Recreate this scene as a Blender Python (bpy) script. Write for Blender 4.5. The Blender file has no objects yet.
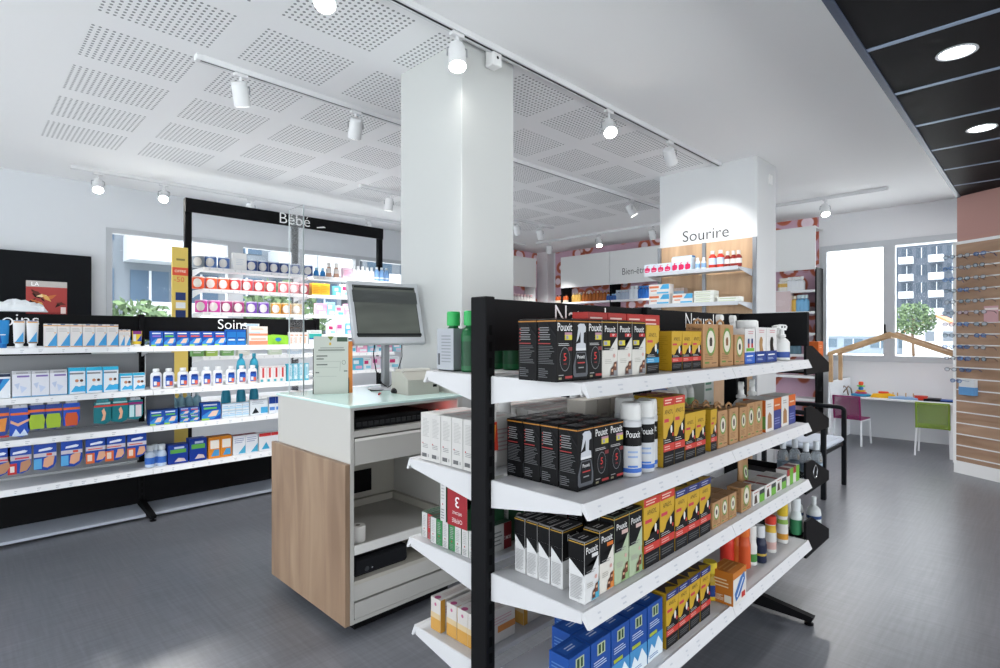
import bpy, math, random
from mathutils import Vector, Matrix
random.seed(7)
SC = bpy.context.scene
COL = SC.collection
PI = math.pi
EYE = 1.45                                   # height of the camera above the floor

# ------------------------------------------------------------------ materials
def lin(c):
    return c / 12.92 if c <= 0.04045 else ((c + 0.055) / 1.055) ** 2.4
BAKED_SHADE = [1.0]                                # colour multiplier, lowered to paint dimmer front light into nearby products
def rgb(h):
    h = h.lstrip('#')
    return tuple(lin(int(h[i:i + 2], 16) / 255) * BAKED_SHADE[0] for i in (0, 2, 4)) + (1,)
_M = {}
def nodes_of(m):
    m.use_nodes = True
    nt = m.node_tree
    return nt, nt.nodes['Principled BSDF']
def mat(hexcol, rough=0.5, metal=0.0, trans=0.0, emit=0.0, alpha=1.0, ior=1.45, spec=0.3):
    if max(int(hexcol.lstrip('#')[i:i + 2], 16) for i in (0, 2, 4)) < 48: spec = min(spec, .12)
    key = (BAKED_SHADE[0], hexcol, rough, metal, trans, emit, alpha, ior, spec)
    if key in _M:
        return _M[key]
    m = bpy.data.materials.new('paint_' + hexcol.lstrip('#'))
    nt, b = nodes_of(m)
    b.inputs['Base Color'].default_value = rgb(hexcol)
    b.inputs['Roughness'].default_value = rough
    b.inputs['Metallic'].default_value = metal
    b.inputs['Transmission Weight'].default_value = trans
    b.inputs['IOR'].default_value = ior
    b.inputs['Specular IOR Level'].default_value = spec
    b.inputs['Alpha'].default_value = alpha
    if emit:
        b.inputs['Emission Color'].default_value = rgb(hexcol)
        b.inputs['Emission Strength'].default_value = emit
    _M[key] = m
    return m
def newmat(name):
    m = bpy.data.materials.new(name)
    nt, b = nodes_of(m)
    return m, nt, b
def N(nt, kind, **kw):
    n = nt.nodes.new(kind)
    for k, v in kw.items():
        setattr(n, k, v)
    return n
def mth(nt, op, a, b=None, c=None):
    n = nt.nodes.new('ShaderNodeMath'); n.operation = op
    for i, v in enumerate((a, b, c)):
        if v is None: continue
        if isinstance(v, (int, float)): n.inputs[i].default_value = v
        else: nt.links.new(v, n.inputs[i])
    return n.outputs[0]
def ramp(nt, fac, stops):
    r = nt.nodes.new('ShaderNodeValToRGB')
    while len(r.color_ramp.elements) < len(stops): r.color_ramp.elements.new(0.5)
    for e, (p, c) in zip(r.color_ramp.elements, stops):
        e.position = p; e.color = rgb(c)
    nt.links.new(fac, r.inputs[0])
    return r.outputs[0]
def coords(nt, scale=(1, 1, 1), rot=(0, 0, 0)):
    t = nt.nodes.new('ShaderNodeTexCoord'); mp = nt.nodes.new('ShaderNodeMapping')
    mp.inputs['Scale'].default_value = scale; mp.inputs['Rotation'].default_value = rot
    nt.links.new(t.outputs['Object'], mp.inputs[0])
    return mp.outputs[0]
def mat_wood(name, a, b, c, scale, rough=0.5):
    m, nt, bs = newmat(name)
    v = coords(nt, scale)
    n1 = N(nt, 'ShaderNodeTexNoise'); n1.inputs['Scale'].default_value = 1.0
    n1.inputs['Detail'].default_value = 6; n1.inputs['Distortion'].default_value = 0.8
    nt.links.new(v, n1.inputs['Vector'])
    nt.links.new(ramp(nt, n1.outputs[0], [(0.3, a), (0.5, b), (0.7, c)]), bs.inputs['Base Color'])
    bs.inputs['Roughness'].default_value = rough
    return m
def mat_floor():
    m, nt, bs = newmat('grey_vinyl_floor')
    n1 = N(nt, 'ShaderNodeTexNoise'); n1.inputs['Scale'].default_value = 1; n1.inputs['Detail'].default_value = 8
    nt.links.new(coords(nt, (3, 60, 1)), n1.inputs['Vector'])
    n2 = N(nt, 'ShaderNodeTexNoise'); n2.inputs['Scale'].default_value = 1; n2.inputs['Detail'].default_value = 8
    nt.links.new(coords(nt, (60, 3, 1)), n2.inputs['Vector'])
    ck = N(nt, 'ShaderNodeTexBrick'); ck.offset = 0.5
    ck.inputs['Scale'].default_value = 1.0
    ck.inputs['Brick Width'].default_value = 1.0; ck.inputs['Row Height'].default_value = 0.5
    ck.inputs['Mortar Size'].default_value = 0.002
    ck.inputs['Color1'].default_value = (0, 0, 0, 1); ck.inputs['Color2'].default_value = (1, 1, 1, 1)
    ck.inputs['Mortar'].default_value = (0.1, 0.1, 0.1, 1)
    nt.links.new(coords(nt), ck.inputs['Vector'])
    s = mth(nt, 'ADD', mth(nt, 'MULTIPLY', n1.outputs[0], 0.45), mth(nt, 'MULTIPLY', n2.outputs[0], 0.45))
    s2 = mth(nt, 'ADD', s, mth(nt, 'MULTIPLY', ck.outputs[0], 0.08))
    nt.links.new(ramp(nt, s2, [(0.3, '#57595f'), (0.5, '#64666c'), (0.72, '#72747b')]), bs.inputs['Base Color'])
    bs.inputs['Roughness'].default_value = 0.32
    return m
def mat_ceiling():
    m, nt, bs = newmat('perforated_white_ceiling')
    t = nt.nodes.new('ShaderNodeTexCoord'); sp = nt.nodes.new('ShaderNodeSeparateXYZ')
    nt.links.new(t.outputs['Object'], sp.inputs[0])
    x, y = sp.outputs[0], sp.outputs[1]
    def band(v, o, pitch, frac, lo, hi):
        f = mth(nt, 'FRACT', mth(nt, 'DIVIDE', mth(nt, 'SUBTRACT', v, o), pitch))
        a = mth(nt, 'LESS_THAN', f, frac)
        return mth(nt, 'MULTIPLY', mth(nt, 'MULTIPLY', a, mth(nt, 'GREATER_THAN', v, lo)), mth(nt, 'LESS_THAN', v, hi))
    bx = band(x, 0.57, 0.74, 0.79, 0.56, 7.2)
    by = band(y, 2.56, 0.675, 0.75, 2.55, 6.45)
    def cell(v, o, p):
        f = mth(nt, 'SUBTRACT', mth(nt, 'FRACT', mth(nt, 'DIVIDE', mth(nt, 'SUBTRACT', v, o), p)), 0.5)
        return mth(nt, 'POWER', f, 2.0)
    # holes restart with every panel
    fx = mth(nt, 'MULTIPLY', mth(nt, 'FRACT', mth(nt, 'DIVIDE', mth(nt, 'SUBTRACT', x, 0.57), 0.74)), 0.74)
    fy = mth(nt, 'MULTIPLY', mth(nt, 'FRACT', mth(nt, 'DIVIDE', mth(nt, 'SUBTRACT', y, 2.56), 0.675)), 0.675)
    r2 = mth(nt, 'ADD', cell(fx, 0, 0.0344), cell(fy, 0, 0.0361))
    hole = mth(nt, 'LESS_THAN', r2, 0.065)
    k = mth(nt, 'MULTIPLY', mth(nt, 'MULTIPLY', bx, by), hole)
    mix = N(nt, 'ShaderNodeMix', data_type='RGBA')
    nt.links.new(k, mix.inputs[0])
    mix.inputs[6].default_value = rgb('#f3f3f4'); mix.inputs[7].default_value = rgb('#8b8c8f')
    nt.links.new(mix.outputs[2], bs.inputs['Base Color'])
    bs.inputs['Roughness'].default_value = 0.8
    return m
def mat_wallpaper():
    m, nt, bs = newmat('pink_flower_wallpaper')
    v = N(nt, 'ShaderNodeTexVoronoi'); v.inputs['Scale'].default_value = 1
    nt.links.new(coords(nt, (3.5, 3.5, 3.5)), v.inputs['Vector'])
    nt.links.new(ramp(nt, v.outputs['Distance'], [(0.0, '#ead6e0'), (0.28, '#f0dfe8'), (0.34, '#b4573f'), (0.48, '#c06a50'), (0.54, '#cfaabd'), (1.0, '#d4b3c8')]), bs.inputs['Base Color'])
    bs.inputs['Roughness'].default_value = 0.7
    return m
def mat_screen():
    m, nt, bs = newmat('switched_off_display')
    n1 = N(nt, 'ShaderNodeTexNoise'); n1.inputs['Scale'].default_value = 2.0
    nt.links.new(coords(nt, (1, 1, 3)), n1.inputs['Vector'])
    nt.links.new(ramp(nt, n1.outputs[0], [(0.3, '#4c4f4b'), (0.7, '#62665f')]), bs.inputs['Base Color'])
    bs.inputs['Roughness'].default_value = 0.25
    return m

WHITE = mat('#e8e8e8', 0.45)
SHELF = mat('#c6c6c8', 0.4)  # near-gondola white, darkened in colour to offset strong front light
CREAM = mat('#d8d5ce', 0.45)
BLACK = mat('#0c0c0e', 0.5, spec=.15)
BLACKM = mat('#111113', 0.6, spec=.12)
GREYM = mat('#9a9ca0', 0.35, 0.6)
STEEL = mat('#b9bcc0', 0.25, 0.9)
GLASSY = mat('#ffffff', 0.02, trans=1.0, ior=1.1)
CLEARP = mat('#f3f8fb', 0.08, trans=0.85, ior=1.15)
LENS = mat('#fffdf5', 0.5, emit=40)
OAK = mat_wood('brown_oak_laminate', '#7c6450', '#8c735d', '#9c846c', (9, 9, 1.2))
OAKL = mat_wood('pale_oak_board', '#b69474', '#c9a683', '#d8b893', (6, 6, 0.9))
OAKS = mat_wood('slat_wall_oak', '#8e7058', '#a0816a', '#ae8f76', (2, 2, 9))
PINE = mat_wood('light_pine_beam', '#a88763', '#b8966f', '#c6a57e', (7, 7, 7))

# ------------------------------------------------------------------ mesh builder
_TXT = {}
def text_geo(s, thin=True):
    if (s, thin) in _TXT: return _TXT[(s, thin)]
    cu = bpy.data.curves.new('lettering', 'FONT')
    cu.body = s; cu.resolution_u = 5 if thin else 2; cu.size = 1.0; cu.align_x = 'CENTER'; cu.fill_mode = 'FRONT'; cu.offset = -0.008 if thin else 0.004
    ob = bpy.data.objects.new('lettering', cu)
    COL.objects.link(ob)
    bpy.context.view_layer.update()
    me = bpy.data.meshes.new_from_object(ob.evaluated_get(bpy.context.evaluated_depsgraph_get()))
    vs = [(v.co.x, v.co.y) for v in me.vertices]; fs = [tuple(p.vertices) for p in me.polygons]
    bpy.data.objects.remove(ob); bpy.data.curves.remove(cu); bpy.data.meshes.remove(me)
    _TXT[(s, thin)] = (vs, fs)
    return _TXT[(s, thin)]

class MB:
    def __init__(s):
        s.v = []; s.f = []; s.m = []; s.mats = []; s.smooth = []
    def mi(s, m):
        if m not in s.mats: s.mats.append(m)
        return s.mats.index(m)
    def add(s, vs, fs, m, smooth=False):
        o = len(s.v); s.v += [tuple(v) for v in vs]; i = s.mi(m)
        for f in fs:
            s.f.append(tuple(o + k for k in f)); s.m.append(i); s.smooth.append(smooth)
    def box(s, x0, x1, y0, y1, z0, z1, m, b=0.0):
        if x0 > x1: x0, x1 = x1, x0
        if y0 > y1: y0, y1 = y1, y0
        if z0 > z1: z0, z1 = z1, z0
        if b <= 0:
            vs = [(x, y, z) for z in (z0, z1) for y in (y0, y1) for x in (x0, x1)]
            s.add(vs, [(0, 2, 3, 1), (4, 5, 7, 6), (0, 1, 5, 4), (2, 6, 7, 3), (0, 4, 6, 2), (1, 3, 7, 5)], m)
            return
        b = min(b, (x1 - x0) * .45, (y1 - y0) * .45, (z1 - z0) * .45)
        vs = []
        def q(ix, iy, iz, ax):
            X = (x0, x1)[ix]; Y = (y0, y1)[iy]; Z = (z0, z1)[iz]
            dx = b * (1 - 2 * ix); dy = b * (1 - 2 * iy); dz = b * (1 - 2 * iz)
            return (X + (0 if ax == 0 else dx), Y + (0 if ax == 1 else dy), Z + (0 if ax == 2 else dz))
        idx = {}
        for ix in (0, 1):
            for iy in (0, 1):
                for iz in (0, 1):
                    for ax in (0, 1, 2):
                        idx[(ix, iy, iz, ax)] = len(vs); vs.append(q(ix, iy, iz, ax))
        fs = []
        for ax in (0, 1, 2):
            for sd in (0, 1):
                o = [k for k in (0, 1, 2) if k != ax]
                loop = []
                for p in ((0, 0), (1, 0), (1, 1), (0, 1)):
                    c = [0, 0, 0]; c[ax] = sd; c[o[0]] = p[0]; c[o[1]] = p[1]
                    loop.append(idx[(c[0], c[1], c[2], ax)])
                if (sd == 1) == (ax == 1): loop.reverse()
                fs.append(tuple(loop))
        for ax in (0, 1, 2):           # edge chamfers along ax
            o = [k for k in (0, 1, 2) if k != ax]
            for p in ((0, 0), (0, 1), (1, 0), (1, 1)):
                c0 = [0, 0, 0]; c1 = [0, 0, 0]; c1[ax] = 1
                for c in (c0, c1): c[o[0]] = p[0]; c[o[1]] = p[1]
                fs.append((idx[(*c0, o[0])], idx[(*c1, o[0])], idx[(*c1, o[1])], idx[(*c0, o[1])]))
        for ix in (0, 1):
            for iy in (0, 1):
                for iz in (0, 1):
                    fs.append(tuple(idx[(ix, iy, iz, a)] for a in (0, 1, 2)))
        s.add(vs, fs, m)
    def prism(s, pts, off, m):
        """pts: 3-D outline, off: extrusion vector"""
        n = len(pts); off = Vector(off)
        vs = [Vector(p) for p in pts] + [Vector(p) + off for p in pts]
        fs = [tuple(range(n)), tuple(range(2 * n - 1, n - 1, -1))] + [(i, (i + 1) % n, n + (i + 1) % n, n + i) for i in range(n)]
        s.add(vs, fs, m)
    def quad(s, pts, m):
        s.add(pts, [tuple(range(len(pts)))], m)
    def lathe(s, prof, cx, cy, m, seg=16, sx=1.0, sy=1.0, z0=0.0, mats=None, smooth=True):
        """prof: (radius, z) list; mats: optional (zlimit, material) list for bands"""
        vs = []; n = len(prof)
        for r, z in prof:
            for k in range(seg):
                a = 2 * PI * (k + .5) / seg
                vs.append((cx + r * sx * math.cos(a), cy + r * sy * math.sin(a), z0 + z))
        for i in range(n - 1):
            mm = m
            if mats:
                zc = (prof[i][1] + prof[i + 1][1]) / 2
                for a, b_, q in mats:
                    if a <= zc <= b_: mm = q
            o = []
            for k in range(seg):
                o.append((i * seg + k, i * seg + (k + 1) % seg, (i + 1) * seg + (k + 1) % seg, (i + 1) * seg + k))
            base = len(s.v)
            idxs = sorted({j for f in o for j in f}); mp = {j: t for t, j in enumerate(idxs)}
            s.add([vs[j] for j in idxs], [tuple(mp[j] for j in f) for f in o], mm, smooth)
        s.add(vs[:seg], [tuple(range(seg - 1, -1, -1))], m if not mats else m)
        s.add(vs[-seg:], [tuple(range(seg))], m)
    def tube(s, pts, r, m, seg=8, closed=False):
        pts = [Vector(p) for p in pts]; n = len(pts); vs = []
        up = Vector((0, 0, 1)); prev = None
        for i, p in enumerate(pts):
            if closed: t = pts[(i + 1) % n] - pts[i - 1]
            else: t = pts[min(i + 1, n - 1)] - pts[max(i - 1, 0)]
            t.normalize()
            a = prev if prev is not None else (up if abs(t.z) < .9 else Vector((1, 0, 0)))
            u = a - t * a.dot(t)
            if u.length < 1e-6: u = t.orthogonal()
            u.normalize(); w = t.cross(u); prev = u
            for k in range(seg):
                q = 2 * PI * (k + .5) / seg
                vs.append(p + (u * math.cos(q) + w * math.sin(q)) * r)
        fs = []
        for i in range(n if closed else n - 1):
            j = (i + 1) % n
            for k in range(seg):
                fs.append((i * seg + k, i * seg + (k + 1) % seg, j * seg + (k + 1) % seg, j * seg + k))
        if not closed:
            fs.append(tuple(range(seg - 1, -1, -1))); fs.append(tuple(range((n - 1) * seg, n * seg)))
        s.add(vs, fs, m, seg > 4)
    def bar(s, a, b, w, m):
        s.tube([a, b], w * .7071, m, seg=4)
    def cyl(s, a, b, r, m, seg=16, r2=None):
        a = Vector(a); b = Vector(b); t = (b - a).normalized()
        u = t.orthogonal().normalized(); w = t.cross(u); r2 = r if r2 is None else r2
        vs = []
        for p, rr in ((a, r), (b, r2)):
            for k in range(seg):
                q = 2 * PI * k / seg
                vs.append(p + (u * math.cos(q) + w * math.sin(q)) * rr)
        fs = [(k, (k + 1) % seg, seg + (k + 1) % seg, seg + k) for k in range(seg)]
        s.add(vs, fs, m, True)
        s.add(vs[:seg], [tuple(range(seg - 1, -1, -1))], m); s.add(vs[seg:], [tuple(range(seg))], m)
    def text(s, txt, o, ux, uy, size, m, thin=1.0):
        """size = cap height in metres; centred on o (baseline)"""
        vs, fs = text_geo(txt, False); k = size / 0.69
        o = Vector(o); ux = Vector(ux); uy = Vector(uy)
        s.add([o + ux * (x * k * thin) + uy * (y * k) for x, y in vs], fs, m)
    def build(s, name, parent=None, loc=None, rz=0.0):
        me = s.mesh(name); ob = bpy.data.objects.new(name, me); COL.objects.link(ob)
        if parent: ob.parent = parent
        if loc: ob.location = loc
        ob.rotation_euler.z = rz
        return ob
    def mesh(s, name):
        me = bpy.data.meshes.new(name)
        me.from_pydata(s.v, [], s.f)
        for m in s.mats: me.materials.append(m)
        me.polygons.foreach_set('material_index', s.m)
        me.polygons.foreach_set('use_smooth', s.smooth)
        me.update()
        return me

def struct(o):
    o['kind'] = 'structure'; return o
def tag(o, label, cat, group=None):
    n = len(label.split())
    if n > 16 or n < 4: print('LABEL LENGTH', n, label)
    o['label'] = label; o['category'] = cat
    if group: o['group'] = group
    return o
def root(name, label, cat, loc=(0, 0, 0), rz=0.0, group=None):
    o = bpy.data.objects.new(name, None); COL.objects.link(o)
    o.location = loc; o.rotation_euler.z = rz; o.empty_display_size = .05
    return tag(o, label, cat, group)

def AX(px, Y):
    """X on the plane Y = const, for a bearing read off the photograph"""
    return Y * (50 + px) / (1050 - px)
def AY(px, X):
    """Y on the plane X = const"""
    return X * (1050 - px) / (50 + px)

# ------------------------------------------------------------------ product prototypes
# a prototype is (name, mesh, [(part name, mesh), ...]); products face -Y, origin under their centre
def put(proto, x, y, z, label, cat, group=None, rz=0.0, roll=False):
    name, me, parts = proto
    if parts:
        o = bpy.data.objects.new(name, None); o.empty_display_size = .02
        COL.objects.link(o)
        for pn, pm in parts:
            c = bpy.data.objects.new(pn, pm); COL.objects.link(c); c.parent = o
    else:
        o = bpy.data.objects.new(name, me); COL.objects.link(o)
    o.location = (x, y, z); o.rotation_euler.z = rz
    return tag(o, label, cat, group)

def face_frame(face, w, d, h):
    """origin (bottom left as seen), unit u, unit v, size u, size v, outward normal"""
    X, Y, Z = Vector((1, 0, 0)), Vector((0, 1, 0)), Vector((0, 0, 1))
    return {
        'f': (Vector((-w / 2, -d / 2, 0)), X, Z, w, h, -Y),
        'b': (Vector((w / 2, d / 2, 0)), -X, Z, w, h, Y),
        's': (Vector((-w / 2, d / 2, 0)), -Y, Z, d, h, -X),
        'r': (Vector((w / 2, -d / 2, 0)), Y, Z, d, h, X),
        't': (Vector((-w / 2, -d / 2, h)), X, Y, w, d, Z)}[face]
def decals(mb, w, d, h, items, z0=0.0):
    for k, it in enumerate(items):
        o, u, v, su, sv, n = face_frame(it[0], w, d, h)
        o = o + n * (0.0003 + 0.00012 * k) + Vector((0, 0, z0))
        P = lambda a, b: o + u * (a * su) + v * (b * sv)
        kind = it[1]
        if kind == 'r':
            a, b, c, e, col = it[2:]
            mb.quad([P(a, b), P(c, b), P(c, e), P(a, e)], mat(col, .45))
        elif kind == 'p':
            mb.quad([P(*p) for p in it[2]], mat(it[3], .45))
        elif kind == 'c':
            a, b, r, col = it[2:6]; ry = it[6] if len(it) > 6 else 1.0
            mb.quad([o + u * (a * su + r * math.cos(t * PI / 8)) + v * (b * sv + r * ry * math.sin(t * PI / 8)) for t in range(16)], mat(col, .45))
        elif kind == 't':
            txt, a, b, size, col = it[2:7]; thin = it[7] if len(it) > 7 else 1.0
            flip = -1 if (len(it) > 8 and it[8]) else 1
            mb.text(txt, P(a, b), u * flip, v * flip, size, mat(col, .45), thin)
        elif kind == 'l':                       # ruled lines of small print
            a, b, c, e, nl, col = it[2:]
            rr = random.Random(nl * 7 + int(a * 50))
            for i in range(nl):
                y0 = b + (e - b) * (i + .25) / nl; y1 = b + (e - b) * (i + .62) / nl
                x1 = a + (c - a) * (1 - .35 * rr.random() ** 2)
                mb.quad([P(a, y0), P(x1, y0), P(x1, y1), P(a, y1)], mat(col, .5))
def carton(name, w, d, h, base, items=(), lid=True):
    mb = MB(); m = mat(base, .42)
    mb.box(-w / 2, w / 2, -d / 2, d / 2, 0, h, m, 0.0008)
    it = list(items)
    decals(mb, w, d, h, it)
    return (name, mb.mesh(name), [])
# ================================================================== THE ROOM
XW, YW, ZC = 9.37, 8.0, 3.25                 # window wall, back wall, ceiling
ZB = 2.91                                    # lowered black ceiling
FLOORM = mat_floor(); CEILM = mat_ceiling(); WP = mat_wallpaper()
WALLM = mat('#e6e7ea', .75)
mb = MB(); mb.box(-4, 9.6, -4, 8.3, -.08, 0, FLOORM); struct(mb.build('floor'))
mb = MB(); mb.box(-4, 9.6, .70, 8.3, ZC, ZC + .1, CEILM); struct(mb.build('ceiling'))
# lowered black ceiling: panels with blue-grey joints and an edge trim
mb = MB()
BP = mat('#101013', .6, spec=.1); JN = mat('#8696b0', .4)
sx = [-5.334 + .722 * k for k in range(1, 20)]
for a in sx:
    mb.box(a + .012, a + .722 - .016, -4, .665, ZB, ZB + .03, BP)
    mb.box(a + .722 - .017, a + .722 + .017, -4, .665, ZB - .003, ZB + .03, JN)
mb.box(-4.3, 9.4, -4, .70, ZB + .03, ZB + .06, BP)
mb.box(-4.3, 9.4, .68, .70, ZB, ZC + .1, WALLM)
struct(mb.build('ceiling_lowered'))
mb = MB(); mb.box(-4.3, 9.4, .665, .70, ZB - .01, ZB + .035, mat('#3a4458', .4)); struct(mb.build('trim_1'))

# back wall (Y = 8) with a ribbon window
WX0, WX1, WZ0, WZ1 = AX(106, YW), 6.0, 1.25, 2.74
mb = MB()
BWM = mat('#ced2d7', .75)
mb.box(-4, WX0, YW, YW + .2, 0, ZC, BWM); mb.box(WX1, 9.6, YW, YW + .2, 0, ZC, BWM)
mb.box(WX0, WX1, YW, YW + .2, 0, WZ0, BWM); mb.box(WX0, WX1, YW, YW + .2, WZ1, ZC, BWM)
struct(mb.build('wall_back'))
def window(name, pts0, pts1, axis, fixed, bars, fm, t=.07, sill=None):
    """frame in the plane axis=fixed between pts0=(a0,z0) and pts1=(a1,z1); bars = positions of mullions"""
    (a0, z0), (a1, z1) = pts0, pts1
    e = bpy.data.objects.new(name, None); COL.objects.link(e); struct(e)
    def bx(mb, p0, p1, q0, q1, d0, d1, m):
        if axis == 'Y': mb.box(p0, p1, fixed + d0, fixed + d1, q0, q1, m)
        else: mb.box(fixed + d0, fixed + d1, p0, p1, q0, q1, m)
    f = MB()
    bx(f, a0, a1, z0, z0 + t, -.02, .08, fm); bx(f, a0, a1, z1 - t, z1, -.02, .08, fm)
    bx(f, a0, a0 + t, z0 + t, z1 - t, -.02, .08, fm); bx(f, a1 - t, a1, z0 + t, z1 - t, -.02, .08, fm)
    for b, bw in bars: bx(f, b - bw / 2, b + bw / 2, z0 + t, z1 - t, -.025, .08, fm)
    f.build('window_frame', e)
    g = MB(); bx(g, a0 + t, a1 - t, z0 + t, z1 - t, .03, .034, GLASSY); g.build('window_pane', e)
    return e
GF = mat('#b4b8bd', .4)
window('window_1', (WX0, WZ0), (WX1, WZ1), 'Y', YW, [(AX(235, YW), .20), (3.75, .08), (4.7, .08)], GF, .06)

# window wall (X = 9.37)
VY0, VY1, VZ0, VZ1 = .35, AY(820.5, XW), 1.07, 2.79
mb = MB()
mb.box(XW, XW + .2, VY1, 8.3, 0, ZC, WALLM); mb.box(XW, XW + .2, -4, VY0, 0, ZC, WALLM)
mb.box(XW, XW + .2, VY0, VY1, 0, VZ0, WALLM); mb.box(XW, XW + .2, VY0, VY1, VZ1, ZC, WALLM)
struct(mb.build('wall_right'))
e = window('window_2', (VY0, VZ0), (VY1, VZ1), 'X', XW, [(AY(889.5, XW), .135)], mat('#c8ccd1', .4), .085)
mb = MB(); hx = XW - .05; hy = AY(886, XW)
mb.box(hx - .02, hx + .03, hy - .015, hy + .015, 1.42, 1.5, BLACK, .004); mb.box(hx - .035, hx - .015, hy - .01, hy + .01, 1.46, 1.6, BLACK, .004)
mb.build('window_handle', e)
mb = MB(); mb.box(XW - .012, XW, VY1, YW, 0, .08, mat('#c9cbce', .5)); mb.box(XW - .012, XW, .3, VY1, 0, .06, mat('#8e9196', .5)); struct(mb.build('baseboard_right'))
# wallpaper on the far corner
mb = MB()
mb.box(XW - .006, XW - .001, VY1 + .02, YW - .35, 0.1, ZC - .0, WP); mb.box(8.1, XW - .2, YW - .006, YW - .001, .1, ZC, WP)
struct(mb.build('wall_wallpaper'))
mb = MB(); mb.box(XW - .22, XW, YW - .3, YW, 0, ZC, WALLM); struct(mb.build('wall_corner_pier'))

# oblique pink wall with the spectacles
P0 = Vector((7.54, .696, 0)); DW = Vector((-.5291, -.8486, 0)); NW = Vector((-.8486, .5291, 0))
def PW(t, z, off=0.0): return P0 + DW * t + NW * off + Vector((0, 0, z))
mb = MB()
mb.prism([PW(0, 0), PW(3.5, 0), PW(3.5, 0, -.15), PW(0, 0, -.15)], (0, 0, ZB), mat('#b78e87', .75))
struct(mb.build('wall_pink'))
mb = MB()
mb.prism([PW(-.01, 0, .0), PW(3.5, 0, .0), PW(3.5, 0, .03), PW(-.01, 0, .03)], (0, 0, .13), WHITE); struct(mb.build('baseboard_pink'))

# columns
COLM = mat('#bec0bf', .6)
mb = MB(); mb.box(2.20, 2.66, 2.53, 3.17, 0, ZC, COLM, .004)
struct(mb.build('wall_column_front'))
mb = MB(); mb.box(5.71, 6.24, 2.07, 3.14, 0, ZC, mat('#d2d4d6', .6), .004)
mb.box(6.02, 6.10, 2.055, 2.07, 3.02, 3.12, WHITE, .004)
struct(mb.build('wall_column_back'))

# ------------------------------------------------------------------ recessed lights in the black ceiling
rim = MB(); rim.lathe([(.085, 0), (.088, -.006), (.074, -.006), (.072, .0)], 0, 0, mat('#c9ccd2', .3), 24)
disc = MB(); disc.lathe([(.073, -.003), (.073, .002)], 0, 0, mat('#ffffff', .5, emit=9), 24)
rmesh, dmesh = rim.mesh('rim'), disc.mesh('diffuser')
for i, (x, lb) in enumerate([(2.22, 'round recessed light in black ceiling, nearest one above the camera'), (3.67, 'round recessed light in black ceiling, the nearer bright disc'), (5.14, 'round recessed light in black ceiling, the farther bright disc')]):
    if i == 0: continue
    o = root('ceiling_light', lb, 'ceiling light', (x, .34, ZB), 0, 'recessed lights in the black ceiling')
    for nm, me in (('rim', rmesh), ('diffuser', dmesh)):
        c = bpy.data.objects.new(nm, me); COL.objects.link(c); c.parent = o
    L = bpy.data.lights.new('downlight', 'AREA'); L.shape = 'DISK'; L.size = .15; L.energy = 14
    lo = bpy.data.objects.new('downlight', L); COL.objects.link(lo); lo.parent = o; lo.location = (0, 0, -.012)

# ------------------------------------------------------------------ tracks and spotlights
TW = mat('#d9dadc', .45)
def track(p0, p1, label):
    mb = MB(); p0 = Vector(p0); p1 = Vector(p1)
    lo = (min(p0.x, p1.x), min(p0.y, p1.y)); hi = (max(p0.x, p1.x), max(p0.y, p1.y))
    w = .018
    ax = abs(p1.x - p0.x) > abs(p1.y - p0.y)
    if ax:
        for s_ in (-1, 1): mb.box(lo[0], hi[0], p0.y + s_ * w - .006, p0.y + s_ * w + .006, ZC - .035, ZC, TW)
        mb.box(lo[0], hi[0], p0.y - w, p0.y + w, ZC - .030, ZC, mat('#2a2b2e', .5))
        mb.box(lo[0] - .03, lo[0], p0.y - .026, p0.y + .026, ZC - .037, ZC, TW, .003); mb.box(hi[0], hi[0] + .03, p0.y - .026, p0.y + .026, ZC - .037, ZC, TW, .003)
    else:
        for s_ in (-1, 1): mb.box(p0.x + s_ * w - .006, p0.x + s_ * w + .006, lo[1], hi[1], ZC - .035, ZC, TW)
        mb.box(p0.x - w, p0.x + w, lo[1], hi[1], ZC - .030, ZC, mat('#2a2b2e', .5))
        mb.box(p0.x - .026, p0.x + .026, lo[1] - .03, lo[1], ZC - .037, ZC, TW, .003); mb.box(p0.x - .026, p0.x + .026, hi[1], hi[1] + .03, ZC - .037, ZC, TW, .003)
    tag(mb.build('lighting_track'), label, 'lighting track', 'lighting tracks on the ceiling')
T1, T2, T3, T4, T5 = 2.45, 3.87, 7.33, 5.83, 8.05
track((.2, T1), (5.70, T1), 'long white lighting track running past the big white column')
track((1.14, T2), (7.0, T2), 'white lighting track crossing the perforated ceiling panels, left of column')
track((.93, T3), (8.0, T3), 'white lighting track nearest the back wall, above the baby unit')
track((3.49, T4), (7.05, T4), 'short white lighting track deep behind the big column')
track((T5, 1.42), (T5, 7.0), 'white lighting track over the far wall unit, ending by black ceiling')
SPOTS = []
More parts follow.
